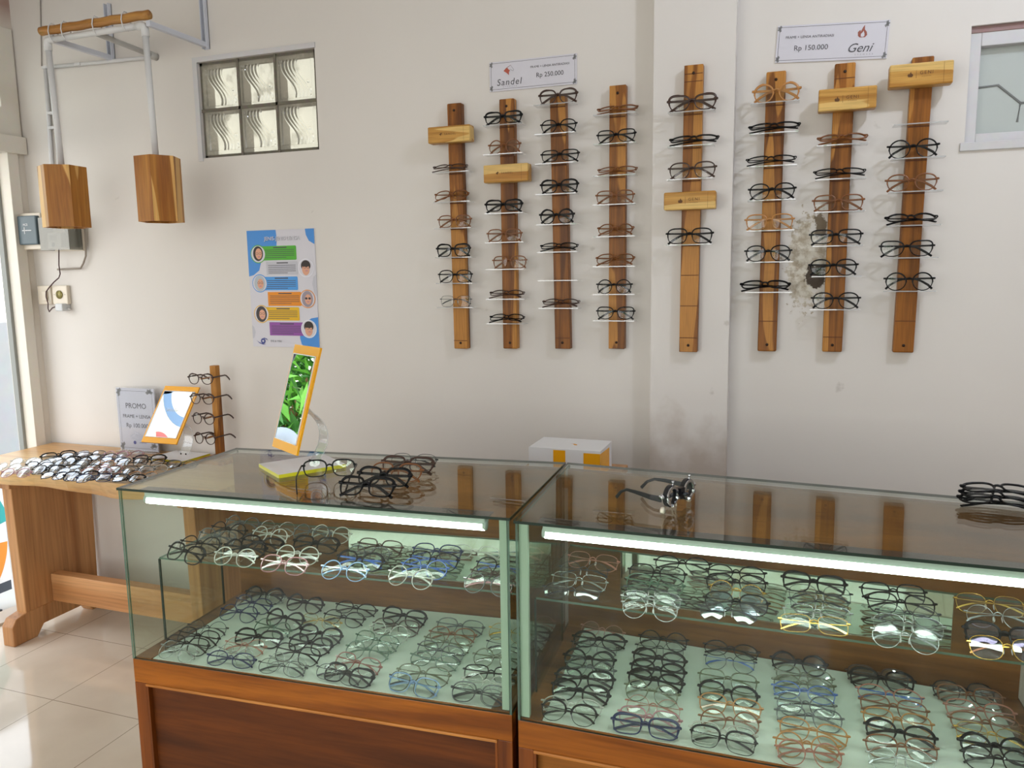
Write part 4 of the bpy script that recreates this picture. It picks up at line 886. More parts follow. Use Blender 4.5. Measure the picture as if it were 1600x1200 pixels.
# ------------------------------------------------------------------ glass display cases
ZT, ZB, ZS = 1.03, .592, .82
def case(idx, FL, FR, BL, BR, label, tube_u, mir, strips):
    FL, FR, BL, BR = map(Vector, (FL, FR, BL, BR)); Lw = (FR-FL).length; D = ((BL-FL).length+(BR-FR).length)/2
    def P(u, v, z):
        s, q = u/Lw, v/D; p = (FL*(1-s)+FR*s)*(1-q)+(BL*(1-s)+BR*s)*q; return (p.x, p.y, z)
    def bx(b, u0, u1, v0, v1, z0, z1, mi=None):
        b.hexa([P(u0, v0, z0), P(u1, v0, z0), P(u1, v1, z0), P(u0, v1, z0)], [P(u0, v0, z1), P(u1, v0, z1), P(u1, v1, z1), P(u0, v1, z1)], mi)
    c = P(Lw/2, D/2, 0); t = empty('display_case', c, label, 'display case', 'glass display cases')
    g = .005
    # wooden base
    for (z0, z1) in ((ZB-.062, ZB), (0, .07)): b = MB(); bx(b, 0, Lw, 0, .025, z0, z1); b.build('front_rail', M['case'], t, bevel=.0015)
    for (u0, u1) in ((0, .034), (Lw-.034, Lw)): b = MB(); bx(b, u0, u1, 0, .025, .07, ZB-.062); b.build('front_stile', M['case_v'], t, bevel=.0015)
    b = MB(); bx(b, .034, Lw-.034, .014, .02, .07, ZB-.062); b.build('front_panel', wood(f'case_panel_{idx}', *((srgb(104, 52, 12), srgb(62, 28, 6)) if idx == 1 else (srgb(150, 92, 30), srgb(116, 64, 16))), axis=0, scale=.45, rough=.5), t)
    b = MB(); m = .007
    bx(b, .034, Lw-.034, -.003, .016, ZB-.062-m, ZB-.062); b.build('moulding', M['moulding'], t, bevel=.002)
    for u0 in (.034, Lw-.034-m*.8): b = MB(); bx(b, u0, u0+m*.8, .0, .016, .07+m, ZB-.062-m); b.build('side_moulding', M['case_v'], t)
    for u in (0, Lw-.018): b = MB(); bx(b, u, u+.018, .025, D, 0, ZB); b.build('side_panel', M['case_v'], t)
    b = MB(); bx(b, .018, Lw-.018, D-.018, D, 0, ZB); b.build('back_board', M['case_in'], t)
    b = MB(); bx(b, .018, Lw-.018, .025, D-.018, ZB-.02, ZB-.004); b.build('deck', M['case_in'], t)
    w = .05
    for (u0, u1) in ((g, w), (Lw-w, Lw-g)): b = MB(); bx(b, u0, u1, g+.002, D-.03, ZB-.004, ZB+.003); b.build('inner_rim', M['case_in'], t)
    b = MB(); bx(b, w+.001, Lw-w-.001, .012, D-.033, ZB-.004, ZB+.0015); b.build('display_board', M['board'], t)
    # back wall: rail, upper panel and mirror strip
    b = MB(); m0, m1, zm0, zm1 = mir
    bx(b, g, Lw-g, D-.028, D-.006, ZB, zm0); bx(b, g, m0, D-.028, D-.006, zm0, ZT-.012); bx(b, m1, Lw-g, D-.028, D-.006, zm0, ZT-.012); bx(b, m0, m1, D-.028, D-.006, zm1, ZT-.012)
    b.build('back_panel', M['case_in'], t)
    b = MB(); bx(b, m0, m1, D-.024, D-.018, zm0, zm1); b.build('mirror', M['bmirror'], t)
    b = MB(); bx(b, m0-.006, m1+.006, D-.031, D-.028, zm1, zm1+.004); b.build('mirror_trim', M['moulding'], t)
    # glass
    def pane_(nm, u0, u1, v0, v1, z0, z1, thin):
        b = MB(); Q = [P(u0, v0, z0), P(u1, v0, z0), P(u1, v1, z0), P(u0, v1, z0), P(u0, v0, z1), P(u1, v0, z1), P(u1, v1, z1), P(u0, v1, z1)]
        fs = {'z': [(0, 3, 2, 1), (4, 5, 6, 7)], 'v': [(0, 1, 5, 4), (2, 3, 7, 6)], 'u': [(1, 2, 6, 5), (3, 0, 4, 7)]}
        b.add(Q, fs[thin], mi=0)
        for k in fs:
            if k != thin: b.add(Q, fs[k], mi=1)
        return b.build(nm, [M['glass'], M['edge_dark'] if thin == 'z' and nm == 'top_glass' else M['edge']], t)
    pane_('front_glass', g+.001, Lw-g-.001, 0, g, ZB, ZT-.006, 'v'); pane_('side_glass', 0, g, 0, D, ZB, ZT-.006, 'u'); pane_('side_glass', Lw-g, Lw, 0, D, ZB, ZT-.006, 'u')
    pane_('top_glass', -.003, Lw+.003, -.003, D+.003, ZT-.006, ZT, 'z')
    sh = pane_('glass_shelf', .012, Lw-.012, .105, D-.032, ZS-.005, ZS, 'z')
    for u in (.008, Lw-.012):
        b = MB(); bx(b, u, u+.004, .105, .110, ZB, ZS-.005, mi=1); bx(b, u, u+.004, .110, D-.12, ZB+.003, ZS-.005, mi=0); bx(b, u, u+.004, D-.12, D-.115, ZB, ZS-.005, mi=1)
        b.build('shelf_support', [M['glass'], M['edge_dark']], sh)
    for (u0, u1) in strips:
        b = MB(); bx(b, u0, u1, g+.001, g+.012, ZB+.006, ZT-.008); b.build('corner_strip', M['strip'], t)
    # lamp under the top glass
    u0, u1 = tube_u
    b = MB(); bx(b, u0, u1, .022, .046, ZT-.028, ZT-.009); b.build('lamp_housing', M['tube_mount'], t, bevel=.002)
    b = MB(); bx(b, u0-.01, u1+.01, .008, .05, ZT-.0085, ZT-.0065); b.build('cover_strip', plain('dark_strip', srgb(52, 36, 32), .5), t)
    b = MB(); p, q = Vector(P(u0+.004, .03, ZT-.033)), Vector(P(u1-.004, .03, ZT-.033)); b.tube([p, q], .0102, 12); lt = b.build('light_tube', M['tube'], t)
    for (uu, s) in ((u0, 1), (u1, -1)):
        b = MB(); b.tube([Vector(P(uu-.001*s, .03, ZT-.031)), Vector(P(uu+.006*s, .03, ZT-.031))], .011, 12); b.build('end_cap', M['tube_mount'], lt)
    return P, Lw, D
P1, L1, D1 = case(1, (-1.529, -1.284, 0), (-.545, -1.225, 0), (-1.542, -.836, 0), (-.567, -.735, 0), 'left glass display case, the one with the yellow mirror on top', (.055, .925), (.36, .955, .685, .815), [(L1x, L1x+.016) for L1x in (.962,)])
P2, L2, D2 = case(2, (-.527, -1.238, 0), (.500, -1.228, 0), (-.556, -.735, 0), (.485, -.80, 0), 'right glass display case, cut off by the edge of the photo', (.052, .985), (.145, .89, .685, .815), [(.006, .024)])

LIMS = {'left': (-1.515, -.565, (-1.275, -1.217), (-.880, -.775)), 'right': (-.512, .470, (-1.228, -1.220), (-.775, -.84))}
def place(data, z, surf, case_name, where, tilt, group, rng):
    for ci, colm in enumerate(data):
        colm = sorted(colm, key=lambda q: q[1])
        for gi, q in enumerate(colm):
            px, py, kind, style, col = q[:5]; kw = q[5] if len(q) > 5 else {}; style = {'acetate': 'mid', 'slim': 'fine'}.get(style, style)
            P = proto(kind, style, True); p = onZ(px, py, z+.014)
            lab = f"{col} {SHW[kind]} eyeglasses, {case_name} case {where}, {ORD[ci]} column, {ORD[gi]} from back"
            glasses((p.x, p.y, 0), kind, style, col, lab, group, yaw=rng.uniform(-.12, .12)+kw.get('yaw', 0), tilt=kw.get('tilt', tilt+rng.uniform(-.08, .08)), rest=surf, tcol=kw.get('t'), lens=kw.get('l', 'clear'), lim=LIMS[case_name])
A, S_, ME, H = 'acetate', 'slim', 'metal', 'half'
sh1 = [
 [(288,868,'wide',A,'black',{'yaw':-.25}),(308,853,'round',S_,'black'),(332,842,'wide',S_,'grey'),(349,832,'round',S_,'black'),(364,821,'round',S_,'grey')],
 [(366,874,'round',S_,'clear'),(381,861,'round',A,'black'),(407,852,'rect',A,'black'),(420,841,'round',S_,'clear'),(432,829,'round',ME,'silver')],
 [(442,885,'wide',S_,'pink'),(464,871,'round',S_,'clear'),(492,853,'square',A,'black'),(486,836,'round',S_,'grey')],
 [(537,895,'round',S_,'pale blue'),(561,880,'panto',A,'black',{'t':'blue'}),(574,869,'round',S_,'grey'),(592,858,'square',S_,'dark brown'),(516,838,'round',S_,'clear')],
 [(640,906,'round',S_,'clear'),(662,892,'round',S_,'blue'),(676,879,'wide',S_,'black',{'t':'blue'}),(682,865,'wide',S_,'navy')],
 [(762,917,'round',S_,'grey',{'t':'pink'}),(772,903,'panto',S_,'dark brown'),(779,890,'panto',S_,'black',{'t':'blue'}),(742,866,'oval',S_,'clear')]]
tr1 = [
 [(274,1022,'round',ME,'silver'),(290,1011,'wide',S_,'black'),(308,999,'wide',S_,'black'),(322,986,'round',ME,'dark metal')],
 [(372,961,'round',S_,'navy'),(394,947,'wide',S_,'navy'),(412,934,'round',A,'black'),(434,922,'oval',ME,'silver')],
 [(350,1040,'oval',S_,'navy'),(366,1027,'round',ME,'silver'),(381,1013,'round',ME,'rose'),(402,1000,'wide',A,'black'),(424,985,'round',S_,'green'),(444,971,'round',A,'black'),(475,947,'round',A,'black')],
 [(432,1052,'oval',ME,'dark metal'),(447,1041,'round',ME,'silver'),(463,1026,'wide',S_,'black'),(483,1010,'panto',A,'black'),(499,996,'panto',A,'black'),(500,974,'oval',ME,'gold'),(536,969,'panto',S_,'black'),(555,954,'oval',S_,'black')],
 [(513,1070,'oval',ME,'dark metal'),(541,1060,'square',A,'black'),(557,1041,'wide',S_,'red'),(573,1022,'round',S_,'green'),(587,1006,'wide',S_,'green'),(606,992,'round',S_,'clear'),(618,983,'wide',S_,'dark brown'),(630,968,'wide',A,'black')],
 [(632,1088,'square',S_,'pale blue'),(643,1072,'wide',ME,'dark metal'),(660,1058,'wide',S_,'olive'),(677,1036,'oval',S_,'green'),(686,1022,'wide',S_,'grey'),(697,1009,'wide',S_,'olive'),(706,996,'panto',S_,'brown'),(718,983,'wide',S_,'grey')],
 [(739,1105,'oval',ME,'dark metal'),(749,1087,'wide',S_,'grey'),(760,1072,'round',S_,'clear'),(767,1057,'rect',S_,'black'),(776,1033,'round',S_,'olive'),(792,1016,'round',ME,'dark metal'),(795,992,'round',ME,'gold')]]
sh2 = [
 [(884,926,'oval',ME,'dark metal',{'l':'smoke'}),(898,910,'rect',ME,'silver'),(908,894,'round',ME,'dark metal'),(917,878,'wide',ME,'rose')],
 [(1015,955,'round',ME,'silver'),(1017,941,'square',ME,'silver'),(1018,929,'round',ME,'dark metal'),(1022,916,'wide',S_,'green'),(1026,900,'wide',S_,'black'),(1066,884,'oval',S_,'black')],
 [(1138,959,'round',ME,'dark metal',{'l':'tint'}),(1150,946,'wide',S_,'black',{'l':'tint'}),(1150,930,'round',ME,'gold',{'l':'tint'}),(1150,915,'wide',S_,'black'),(1150,899,'oval',S_,'black')],
 [(1272,979,'rect',ME,'gold'),(1277,962,'rect',ME,'silver'),(1280,948,'round',ME,'dark metal'),(1281,934,'wide',ME,'dark metal'),(1271,916,'square',A,'black')],
 [(1414,1002,'round',ME,'silver',{'l':'smoke'}),(1419,982,'wide',ME,'silver',{'l':'smoke'}),(1420,965,'round',ME,'dark metal'),(1408,948,'wide',S_,'black'),(1396,930,'square',S_,'black')],
 [(1575,1018,'wide',ME,'gold',{'l':'purple'}),(1570,1000,'wide',A,'black',{'l':'purple'}),(1560,968,'round',ME,'silver'),(1547,948,'wide',ME,'gold')]]
tr2 = [
 [(886,1121,'panto',H,'black'),(893,1108,'oval',S_,'clear'),(905,1086,'wide',A,'black'),(913,1067,'wide',A,'black'),(921,1049,'round',S_,'grey'),(920,1036,'round',A,'black'),(928,1015,'round',ME,'dark metal'),(936,1005,'oval',A,'black'),(940,989,'round',ME,'rose')],
 [(1006,1146,'rect',A,'navy'),(1014,1127,'square',S_,'pink'),(1020,1110,'round',ME,'rose'),(1017,1087,'round',S_,'olive'),(1023,1068,'panto',A,'black'),(1027,1052,'panto',A,'black'),(1029,1034,'panto',A,'black'),(1031,1019,'round',ME,'dark metal'),(1036,1005,'round',S_,'black')],
 [(1127,1173,'square',H,'black'),(1129,1152,'square',S_,'clear'),(1140,1132,'round',S_,'brown'),(1140,1107,'wide',S_,'tan'),(1137,1088,'panto',A,'black',{'t':'olive'}),(1137,1067,'square',S_,'olive'),(1140,1037,'round',ME,'dark metal',{'t':'blue'}),(1142,1018,'oval',S_,'black')],
 [(1265,1191,'round',S_,'rose'),(1261,1171,'round',S_,'tan'),(1270,1149,'wide',S_,'tan'),(1264,1126,'wide',S_,'grey'),(1259,1107,'round',S_,'grey'),(1256,1086,'oval',S_,'blue'),(1256,1074,'oval',S_,'olive'),(1256,1061,'panto',S_,'olive'),(1248,1030,'round',A,'black')],
 [(1408,1192,'round',ME,'silver'),(1409,1173,'wide',S_,'brown'),(1406,1153,'panto',A,'black'),(1402,1132,'wide',S_,'tan'),(1396,1110,'wide',S_,'brown'),(1390,1090,'oval',S_,'rose',{'t':'blue'}),(1378,1068,'wide',A,'black'),(1369,1048,'wide',S_,'dark brown')],
 [(1560,1192,'round',S_,'black'),(1556,1174,'round',A,'black'),(1550,1155,'wide',ME,'gold'),(1541,1136,'wide',S_,'brown'),(1532,1116,'wide',S_,'rose'),(1516,1092,'square',S_,'brown'),(1500,1070,'panto',S_,'black')]]
rg = random.Random(4)
place(sh1, ZS, ZS, 'left', 'glass shelf', .75, 'eyeglasses in the glass cases', rg)
place(tr1, ZB, ZB+.0015, 'left', 'lower board', .85, 'eyeglasses in the glass cases', rg)
place(sh2, ZS, ZS, 'right', 'glass shelf', .75, 'eyeglasses in the glass cases', rg)
place(tr2, ZB, ZB+.0015, 'right', 'lower board', .85, 'eyeglasses in the glass cases', rg)

# ------------------------------------------------------------------ on top of the cases
def on_top():
    G = 'eyeglasses on top of the left case'
    # open pair facing away, resting on rims and temple tips
    glasses((-1.075, -1.066, 0), 'square', S_, 'black', 'open black square eyeglasses standing in front of the yellow mirror', G, yaw=math.pi+.42, tilt=.05, folded=False, rest=ZT, scale=.98)
    for (px, py, kind, st, col, lab) in ((645, 722, 'wide', ME, 'dark metal', 'thin metal eyeglasses, rearmost of the pile on the left case'),
        (636, 732, 'rect', A, 'dark brown', 'dark brown rectangular eyeglasses, second from back in the case-top pile'),
        (618, 743, 'wide', S_, 'brown', 'brown eyeglasses in the middle of the case-top pile'),
        (599, 751, 'square', A, 'black', 'black square eyeglasses, second from front in the case-top pile'),
        (572, 767, 'square', A, 'black', 'black square eyeglasses, foremost of the pile on the left case')):
        p = onZ(px, py, ZT+.017); glasses((p.x, p.y, 0), kind, st, col, lab, G, yaw=.1, tilt=.65, rest=ZT)
    c = onZ(1556, 786, ZT+.01)
    for k, lab in enumerate(('lowest of the stacked black eyeglasses on the right case', 'middle one of the stacked black eyeglasses on the right case', 'topmost of the stacked black eyeglasses on the right case')):
        glasses((c.x+.004*k, c.y+.012*k, 0), 'square' if k else 'wide', A, 'black', lab, 'stacked eyeglasses on the right case', yaw=-.05+.06*k, tilt=1.42, rest=ZT+.0098*k)
on_top()
def trial_frame():
    c = Vector((-.222, -1.056, ZT)); yaw = math.radians(68)
    t = empty('trial_frame', c, 'optometrist trial frame with black arms and silver lens rings', 'trial frame', rot=(0, 0, yaw))
    z = .034
    for s in (-1, 1):
        x = s*.034
        def ring(R, r, y0, y1, n=28):
            b = MB()
            vs = []
            for k in range(n):
                a = 2*math.pi*k/n
                for (rr, yy) in ((R, y0), (R, y1), (r, y1), (r, y0)): vs.append((x+rr*math.cos(a), yy, z+rr*math.sin(a)))
            b.add(vs, [(4*k+j, 4*k+(j+1) % 4, 4*((k+1) % n)+(j+1) % 4, 4*((k+1) % n)+j) for k in range(n) for j in range(4)], smooth=False); return b
        ring(.0235, .018, -.002, .006).build('lens_holder', M['black_rubber'], t, world=False)
        ring(.0215, .0165, -.006, -.003).build('scale_ring', M['chrome'], t, world=False)
        b = MB(); b.tube([(x+.012*s*0, -.003, z+.021), (x, -.004, z+.028)], .0016, 8); b.tube([(x, -.004, z+.028), (x, -.004, z+.033)], .0028, 8); b.build('lever', M['chrome'], t, world=False)
        for a in (200, 270, 340): 
            b = MB(); q = math.radians(a); b.box(x+.019*math.cos(q)-.003, x+.019*math.cos(q)+.003, -.009, -.003, z+.019*math.sin(q)-.003, z+.019*math.sin(q)+.003); b.build('clip', M['chrome'], t, world=False)
        b = MB(); b.tube([(x+s*.026, .004, z+.004), (x+s*.034, .004, z+.004)], .0055, 10); b.build('knob', M['chrome'], t, world=False)
        b = MB(); b.sweep([(x+s*.028, .006, z-.002), (x+s*.030, .03, z-.001), (x+s*.026, .07, z+.002), (x+s*.022, .095, z+.002), (x+s*.018, .112, z-.006), (x+s*.016, .126, z-.022)], [.003]*6, [.013, .011, .008, .006, .006, .007], (1, 0, 0)); b.build('temple', M['black_rubber'], t, world=False)
        b = MB(); b.tube([(x+s*.020, .004, .007), (x+s*.020, .010, .0072)], .0068, 12); b.build('nose_knob', M['cream'], t, world=False)
    b = MB(); b.box(-.036, .036, .001, .006, z-.004, z+.004); b.box(-.008, .008, -.008, .004, z-.012, z+.012); b.tube([(0, -.004, z), (0, -.02, z)], .004, 8); b.build('bridge', M['dark_metal'], t, world=False)
    b = MB(); b.tube([(-.004, .006, z-.012), (-.006, .012, .012), (-.009, .012, .001)], .0018, 6); b.tube([(.004, .006, z-.012), (.006, .012, .012), (.009, .012, .001)], .0018, 6); b.build('nose_rest', M['cream'], t, world=False)
trial_frame()

def desk_mirror(base_c, base_yaw, bw, bd, zs, mc, myaw, lean, mw, mh, lab):
    t = empty('desk_mirror', (base_c[0], base_c[1], zs), lab, 'mirror', 'yellow framed counter mirrors')
    R = Matrix.Translation((base_c[0], base_c[1], zs)) @ Matrix.Rotation(base_yaw, 4, 'Z')
    th = .009
    b = MB(); b.box(-bw/2, bw/2, -bd/2, bd/2, 0, th, M=R); b.add([R @ Vector(p) for p in ((-bw/2, -bd/2-.0005, 0), (bw/2, -bd/2-.0005, 0), (bw/2, -bd/2-.0005, th), (-bw/2, -bd/2-.0005, th))], [(0, 1, 2, 3)], mi=1)
    b.add([R @ Vector(p) for p in ((bw/2+.0005, -bd/2, 0), (bw/2+.0005, bd/2, 0), (bw/2+.0005, bd/2, th), (bw/2+.0005, -bd/2, th))], [(0, 1, 2, 3)], mi=1)
    b.build('base', [M['white'], M['lime']], t)
    Mm = Matrix.Translation(mc) @ Matrix.Rotation(myaw, 4, 'Z') @ Matrix.Rotation(-lean, 4, 'X')
    b = MB(); b.box(-mw/2, mw/2, 0, .006, -mh/2, mh/2, M=Mm); b.build('frame', M['yellow'], t)
    m_ = .011; b = MB(); b.box(-mw/2+m_, mw/2-m_*1.2, -.002, 0, -mh/2+.026, mh/2-.026, M=Mm); b.build('mirror_glass', M['mirror'], t)
    b = MB(); e = .0022; X0, X1, Z0, Z1 = -mw/2+m_-e, mw/2-m_*1.2+e, -mh/2+.026-e, mh/2-.026+e
    for (a0, a1, c0, c1) in ((X0, X1, Z0, Z0+e), (X0, X1, Z1-e, Z1), (X0, X0+e, Z0, Z1), (X1-e, X1, Z0, Z1)): b.box(a0, a1, -.003, 0, c0, c1, M=Mm)
    b.build('bevelled_edge', M['white'], t)
    # curved acrylic arm from base up to the back of the mirror
    Q = Mm @ Vector((0, .007, .0)); q0 = R @ Vector((0, bd*.18, th)); x = Vector((math.cos(myaw), math.sin(myaw), 0)); back = Vector((-math.sin(myaw), math.cos(myaw), 0))
    pts = [q0+back*.0-Vector((0, 0, 0)), q0+back*.028+Vector((0, 0, (Q.z-q0.z)*.3)), q0+back*.022+Vector((0, 0, (Q.z-q0.z)*.6)), Q+back*.012-Vector((0, 0, .02)), Q+Vector((0, 0, .03))-back*.002]
    sm = []
    for i in range(len(pts)-1):
        for k in range(4):
            tt = k/4; p0 = pts[max(i-1, 0)]; p1 = pts[i]; p2 = pts[i+1]; p3 = pts[min(i+2, len(pts)-1)]
            sm.append(.5*((2*p1)+(-p0+p2)*tt+(2*p0-5*p1+4*p2-p3)*tt*tt+(-p0+3*p1-3*p2+p3)*tt**3))
    sm.append(pts[-1]); b = MB(); hw = .024; n = len(sm); vs = []
    for p in sm:
        for (s, k) in ((-1, 0), (1, 0), (1, .0035), (-1, .0035)): vs.append(p+x*hw*s+back*k)
    fs = []
    for i in range(n-1):
        for k in range(4): l = (k+1) % 4; fs.append((i*4+k, i*4+l, (i+1)*4+l, (i+1)*4+k))
    b.add(vs, [f for j, f in enumerate(fs) if j % 2 == 0], smooth=True, mi=0); b.add(vs, [f for j, f in enumerate(fs) if j % 2 == 1], smooth=True, mi=1)
    b.build('stand', [M['acrylic'], M['acrylic_edge']], t)
    for s in (-1, 1):
        p = q0+x*s*.013+Vector((0, 0, 0)); b = MB(); b.tube([p-back*.006, p-back*.006+Vector((0, 0, .006))], .0028, 8); b.build('bolt', M['screw'], t)
desk_mirror((-1.215, -.98), -.60, .150, .180, ZT, (-1.225, -.98, 1.214), -.535, .289, .152, .280, 'tall yellow framed mirror leaning back on top of the left case')

# ------------------------------------------------------------------ wooden table
ZTB = .772
def table():
    t = empty('wooden_table', (-2.6, -.25, 0), 'thick wooden trestle table with a wavy front edge', 'table')
    n = 24; xa, xb = -3.27, -1.93
    fr = [(xa+(xb-xa)*i/n, -.495-.012*math.sin(i*.45)-.006*math.sin(i*1.3)) for i in range(n+1)]
    lo = [(x, y+.012+.01*math.sin(i*.6)) for i, (x, y) in enumerate(fr)]
    zl = lambda i: ZTB-.062-.008*math.sin(i*.5+1)
    b = MB(); vs = []
    for i in range(n+1): vs += [(fr[i][0], fr[i][1], ZTB), (lo[i][0], lo[i][1], zl(i)), (lo[i][0], -.012, zl(i)), (fr[i][0], -.012, ZTB)]
    fs = [(4*i+k, 4*i+(k+1) % 4, 4*i+4+(k+1) % 4, 4*i+4+k) for i in range(n) for k in range(4)]+[(0, 1, 2, 3), (4*n+3, 4*n+2, 4*n+1, 4*n)]
    b.add(vs, fs); b.build('table_top', M['table'], t, bevel=.004)
    for (x0, x1) in ((-3.105, -3.05), (-2.16, -2.105)):
        b = MB(); b.hexa([(x0, -.405, .1), (x1, -.405, .1), (x1, -.035, .1), (x0, -.035, .1)], [(x0, -.415, ZTB-.066), (x1, -.415, ZTB-.066), (x1, -.02, ZTB-.066), (x0, -.02, ZTB-.066)])
        lg = b.build('leg', M['table_leg'], t, bevel=.004)
        b = MB(); prof = [(-.475, 0), (-.475, .085), (-.455, .115), (-.405, .125), (-.035, .125), (-.018, .10), (-.018, 0), (-.08, 0), (-.11, .045), (-.33, .045), (-.365, 0)]
        b.prism([(x0-.004, y, z) for y, z in prof], (x1-x0+.008, 0, 0)); b.build('foot', M['table_leg'], t, bevel=.004)
        b = MB(); b.box(x0-.01, x1+.01, -.43, -.02, ZTB-.1, ZTB-.066); b.build('top_cleat', M['table_leg'], t, bevel=.003)
    b = MB(); b.box(-3.05, -2.16, -.275, -.225, .125, .25); b.build('stretcher', M['table_beam'], t, bevel=.004)
table()
tb = [
 [(66,724,'round',S_,'clear'),(92,714,'square',A,'black',{'yaw':.5}),(118,714,'oval',S_,'black'),(141,712,'wide',S_,'grey'),(160,716,'oval',S_,'black'),(180,713,'round',S_,'pink'),(202,711,'round',S_,'pink'),(233,719,'wide',A,'black')],
 [(12,732,'round',S_,'clear'),(38,723,'round',S_,'clear'),(60,730,'wide',S_,'black'),(82,727,'round',S_,'grey'),(100,722,'wide',A,'black'),(120,723,'round',A,'black'),(140,727,'round',S_,'grey'),(158,727,'round',S_,'tan'),(176,722,'square',S_,'navy'),(206,724,'square',S_,'black'),(258,726,'wide',S_,'black'),(284,727,'wide',S_,'grey')],
 [(24,741,'round',S_,'pink'),(50,737,'round',S_,'clear'),(74,736,'wide',A,'black'),(96,733,'oval',S_,'black'),(112,738,'round',S_,'grey'),(130,735,'wide',S_,'black'),(150,738,'round',S_,'rose'),(170,735,'round',S_,'pink'),(190,736,'wide',S_,'dark brown'),(216,737,'round',S_,'grey'),(238,735,'round',S_,'clear')],
 [(86,745,'oval',S_,'black'),(104,746,'wide',S_,'navy'),(126,746,'wide',A,'black'),(146,749,'wide',S_,'navy'),(176,747,'rect',S_,'black'),(200,749,'wide',A,'black'),(222,745,'round',S_,'tan')]]
rt = random.Random(9)
for ri, (row, nm) in enumerate(zip(tb, ('back', 'second', 'third', 'front'))):
    for gi, q in enumerate(sorted(row)):
        px, py, kind, st, col = q[:5]; kw = q[5] if len(q) > 5 else {}; st = {'acetate': 'mid', 'slim': 'fine'}[st]
        p = onZ(px, py, ZTB+.012); p.y = min(p.y, -.03)
        glasses((p.x, p.y, 0), kind, st, col, f"{col} {SHW[kind]} eyeglasses on the wooden table, {nm} row, {ORD[gi]} from left", 'eyeglasses spread on the wooden table',
                yaw=rt.uniform(.05, .5)+kw.get('yaw', 0), tilt=rt.uniform(.95, 1.15), rest=ZTB+rt.uniform(0, .001), lens='shine')
desk_mirror((-2.45, -.10), -.05, .19, .15, ZTB, (-2.434, -.15, .969), .005, .633, .180, .262, 'yellow framed mirror tilted far back on the wooden table')
def promo():
    x0, x1, z0, z1 = -2.812, -2.600, ZTB+.002, 1.055
    t = empty('promo_sign', ((x0+x1)/2, -.06, ZTB), 'clear stand with a grey promo price sheet on the table', 'sign')
    b = MB(); b.box(x0-.006, x1+.006, -.066, -.063, ZTB, z1+.004); b.box(x0-.006, x1+.006, -.057, -.054, ZTB, z1+.004); b.box(x0-.006, x1+.006, -.09, -.03, ZTB, ZTB+.003); b.build('holder', M['holder'], t)
    b = MB(); b.box(x0, x1, -.0625, -.0575, z0+.004, z1); y = -.0628; w, h = x1-x0, z1-z0
    for (a0, a1, c0, c1) in ((.06, .94, .05, .054), (.06, .94, .955, .959), (.06, .064, .05, .959), (.936, .94, .05, .959)):
        b.add([(x0+a0*w, y, z0+c0*h), (x0+a1*w, y, z0+c0*h), (x0+a1*w, y, z0+c1*h), (x0+a0*w, y, z0+c1*h)], [(0, 1, 2, 3)], mi=1)
    for u, v in ((.1, .07), (.9, .08), (.88, .93), (.1, .93)): leafmark(b, x0+u*w, z0+v*h, .022, 2, y-.0003)
    R = Matrix.Rotation(math.pi/2, 4, 'X'); T = lambda u, v: Matrix.Translation((x0+u*w, y-.0004, z0+v*h)) @ R
    text_geo(b, 'PROMO', .033, T(.5, .72), mi=1); text_geo(b, 'FRAME + LENSA', .022, T(.5, .555), mi=1); text_geo(b, 'Rp 100.000', .027, T(.5, .41), mi=1)
    b.disc((x0+.4*w, y-.0004, z0+.14*h), (0, -1, 0), .008, 14, mi=3); text_geo(b, 'EYE & YOU', .008, T(.62, .14), mi=3)
    b.build('sheet', [plain('grey_sheet', srgb(196, 198, 212), .5), M['ink'], M['leaf_ink'], plain('logo_ink', srgb(70, 76, 140), .5)], t)
promo()
def table_stand():
    a = onY(335, 571, -.10); X = a.x; t = empty('eyeglass_stand', (X, -.1, ZTB), 'square wooden post stand on the table holding four eyeglasses', 'eyeglass stand')
    b = MB(); b.box(X-.07, X+.07, -.17, -.035, ZTB, ZTB+.016); b.build('base', M['post'], t, bevel=.003)
    b = MB(); b.box(X-.014, X+.014, -.114, -.086, ZTB+.016, a.z); b.build('post', M['post'], t, bevel=.002)
    for k, py in enumerate((594, 625, 656, 687)):
        z = onY(328, py-1, -.16).z
        b = MB(); b.box(X-.024, X-.012, -.160, -.100, z-.001, z+.004); b.build('peg', M['post'], t)
        glasses((X-.022, -.162, z), 'panto' if k < 2 else 'round', A, 'dark brown', f"open dark brown eyeglasses on the wooden post stand, {['topmost', 'second from top', 'third from top', 'lowest'][k]}", 'eyeglasses on the table stand', yaw=.08-.05*k, tilt=.0, folded=False, scale=.9)
table_stand()

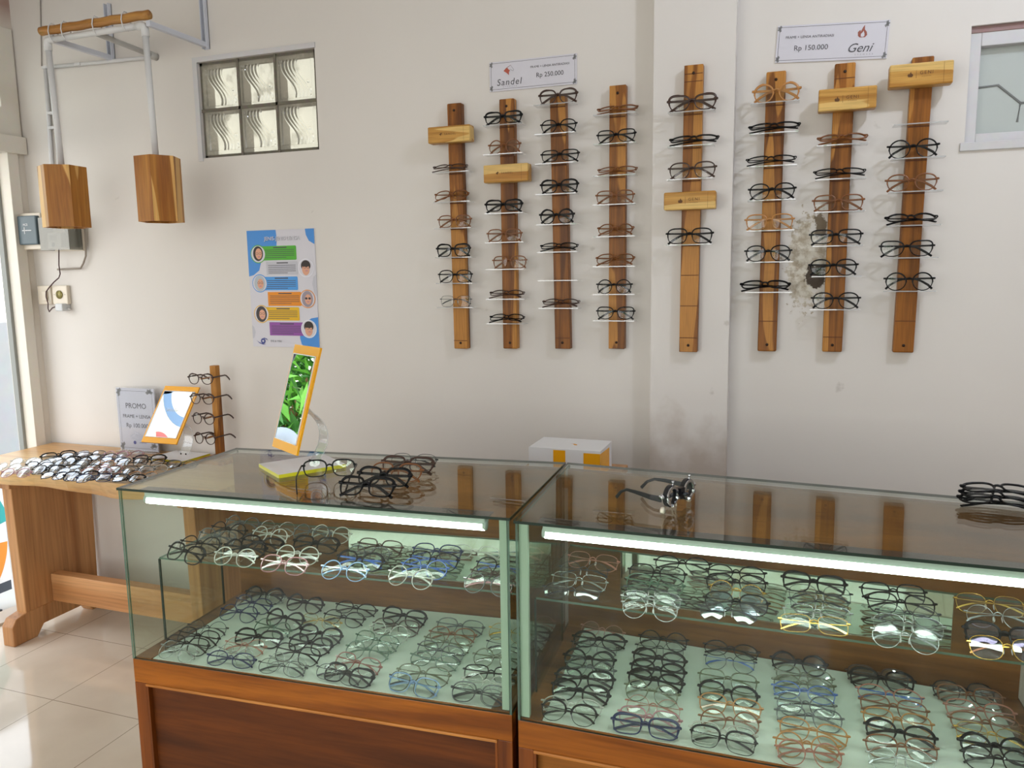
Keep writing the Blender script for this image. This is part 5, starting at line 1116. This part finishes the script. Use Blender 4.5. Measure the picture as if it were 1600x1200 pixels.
# white box behind the cases, on a low stool
def back_box():
    Y0 = -.40; A = onY(826, 697, Y0); B = onY(938, 707, Y0)
    zt = (A.z+B.z)/2
    t = empty('white_box', ((A.x+B.x)/2, -.33, zt-.085), 'white carton with yellow patches behind the cases', 'box')
    b = MB(); b.box(A.x, B.x, Y0, Y0+.16, zt-.085, zt); w = B.x-A.x
    def pt(x0, x1, z0, z1, mi): b.add([(x0, Y0-.0006, z0), (x1, Y0-.0006, z0), (x1, Y0-.0006, z1), (x0, Y0-.0006, z1)], [(0, 1, 2, 3)], mi=mi)
    pt(A.x+.35*w, A.x+.52*w, zt-.085, zt-.004, 1); pt(A.x+.77*w, B.x, zt-.085, zt-.008, 1)
    b.add([(B.x+.0006, Y0, zt-.085), (B.x+.0006, Y0+.12, zt-.085), (B.x+.0006, Y0+.12, zt-.012), (B.x+.0006, Y0, zt-.008)], [(0, 1, 2, 3)], mi=1)
    cx = A.x+.55*w; b.add([(cx+u*.001, Y0+.07+v*.001, zt+.0006) for u, v in ((-14, 8), (-4, 8), (4, -6), (14, -8), (10, 6), (0, 12))], [tuple(range(6))], mi=1)
    b.build('carton', [M['white'], M['yellow']], t)
    t = empty('wooden_stool', ((A.x+B.x)/2, -.32, 0), 'plain wooden stool behind the cases, under the white carton', 'stool')
    z = zt-.085; cx = (A.x+B.x)/2
    b = MB(); b.box(cx-.16, cx+.16, -.45, -.2, z-.025, z); b.build('seat', M['table_leg'], t, bevel=.003)
    for x in (-.14, .14):
        for y in (-.43, -.22):
            b = MB(); b.box(cx+x-.015, cx+x+.015, y-.015, y+.015, 0, z-.025); b.build('leg', M['table_leg'], t)
back_box()
# ceiling lamp that lights the racks
t = empty('ceiling_lamp', (LAMP.x, LAMP.y, ZC-.1), 'plain white bulb holder on the ceiling above the right case', 'lamp')
b = MB(); b.tube([(LAMP.x, LAMP.y, ZC), (LAMP.x, LAMP.y, ZC-.02), (LAMP.x, LAMP.y, ZC-.06), (LAMP.x, LAMP.y, ZC-.13)], [.06, .06, .025, .022], 16); b.build('holder', M['white'], t)
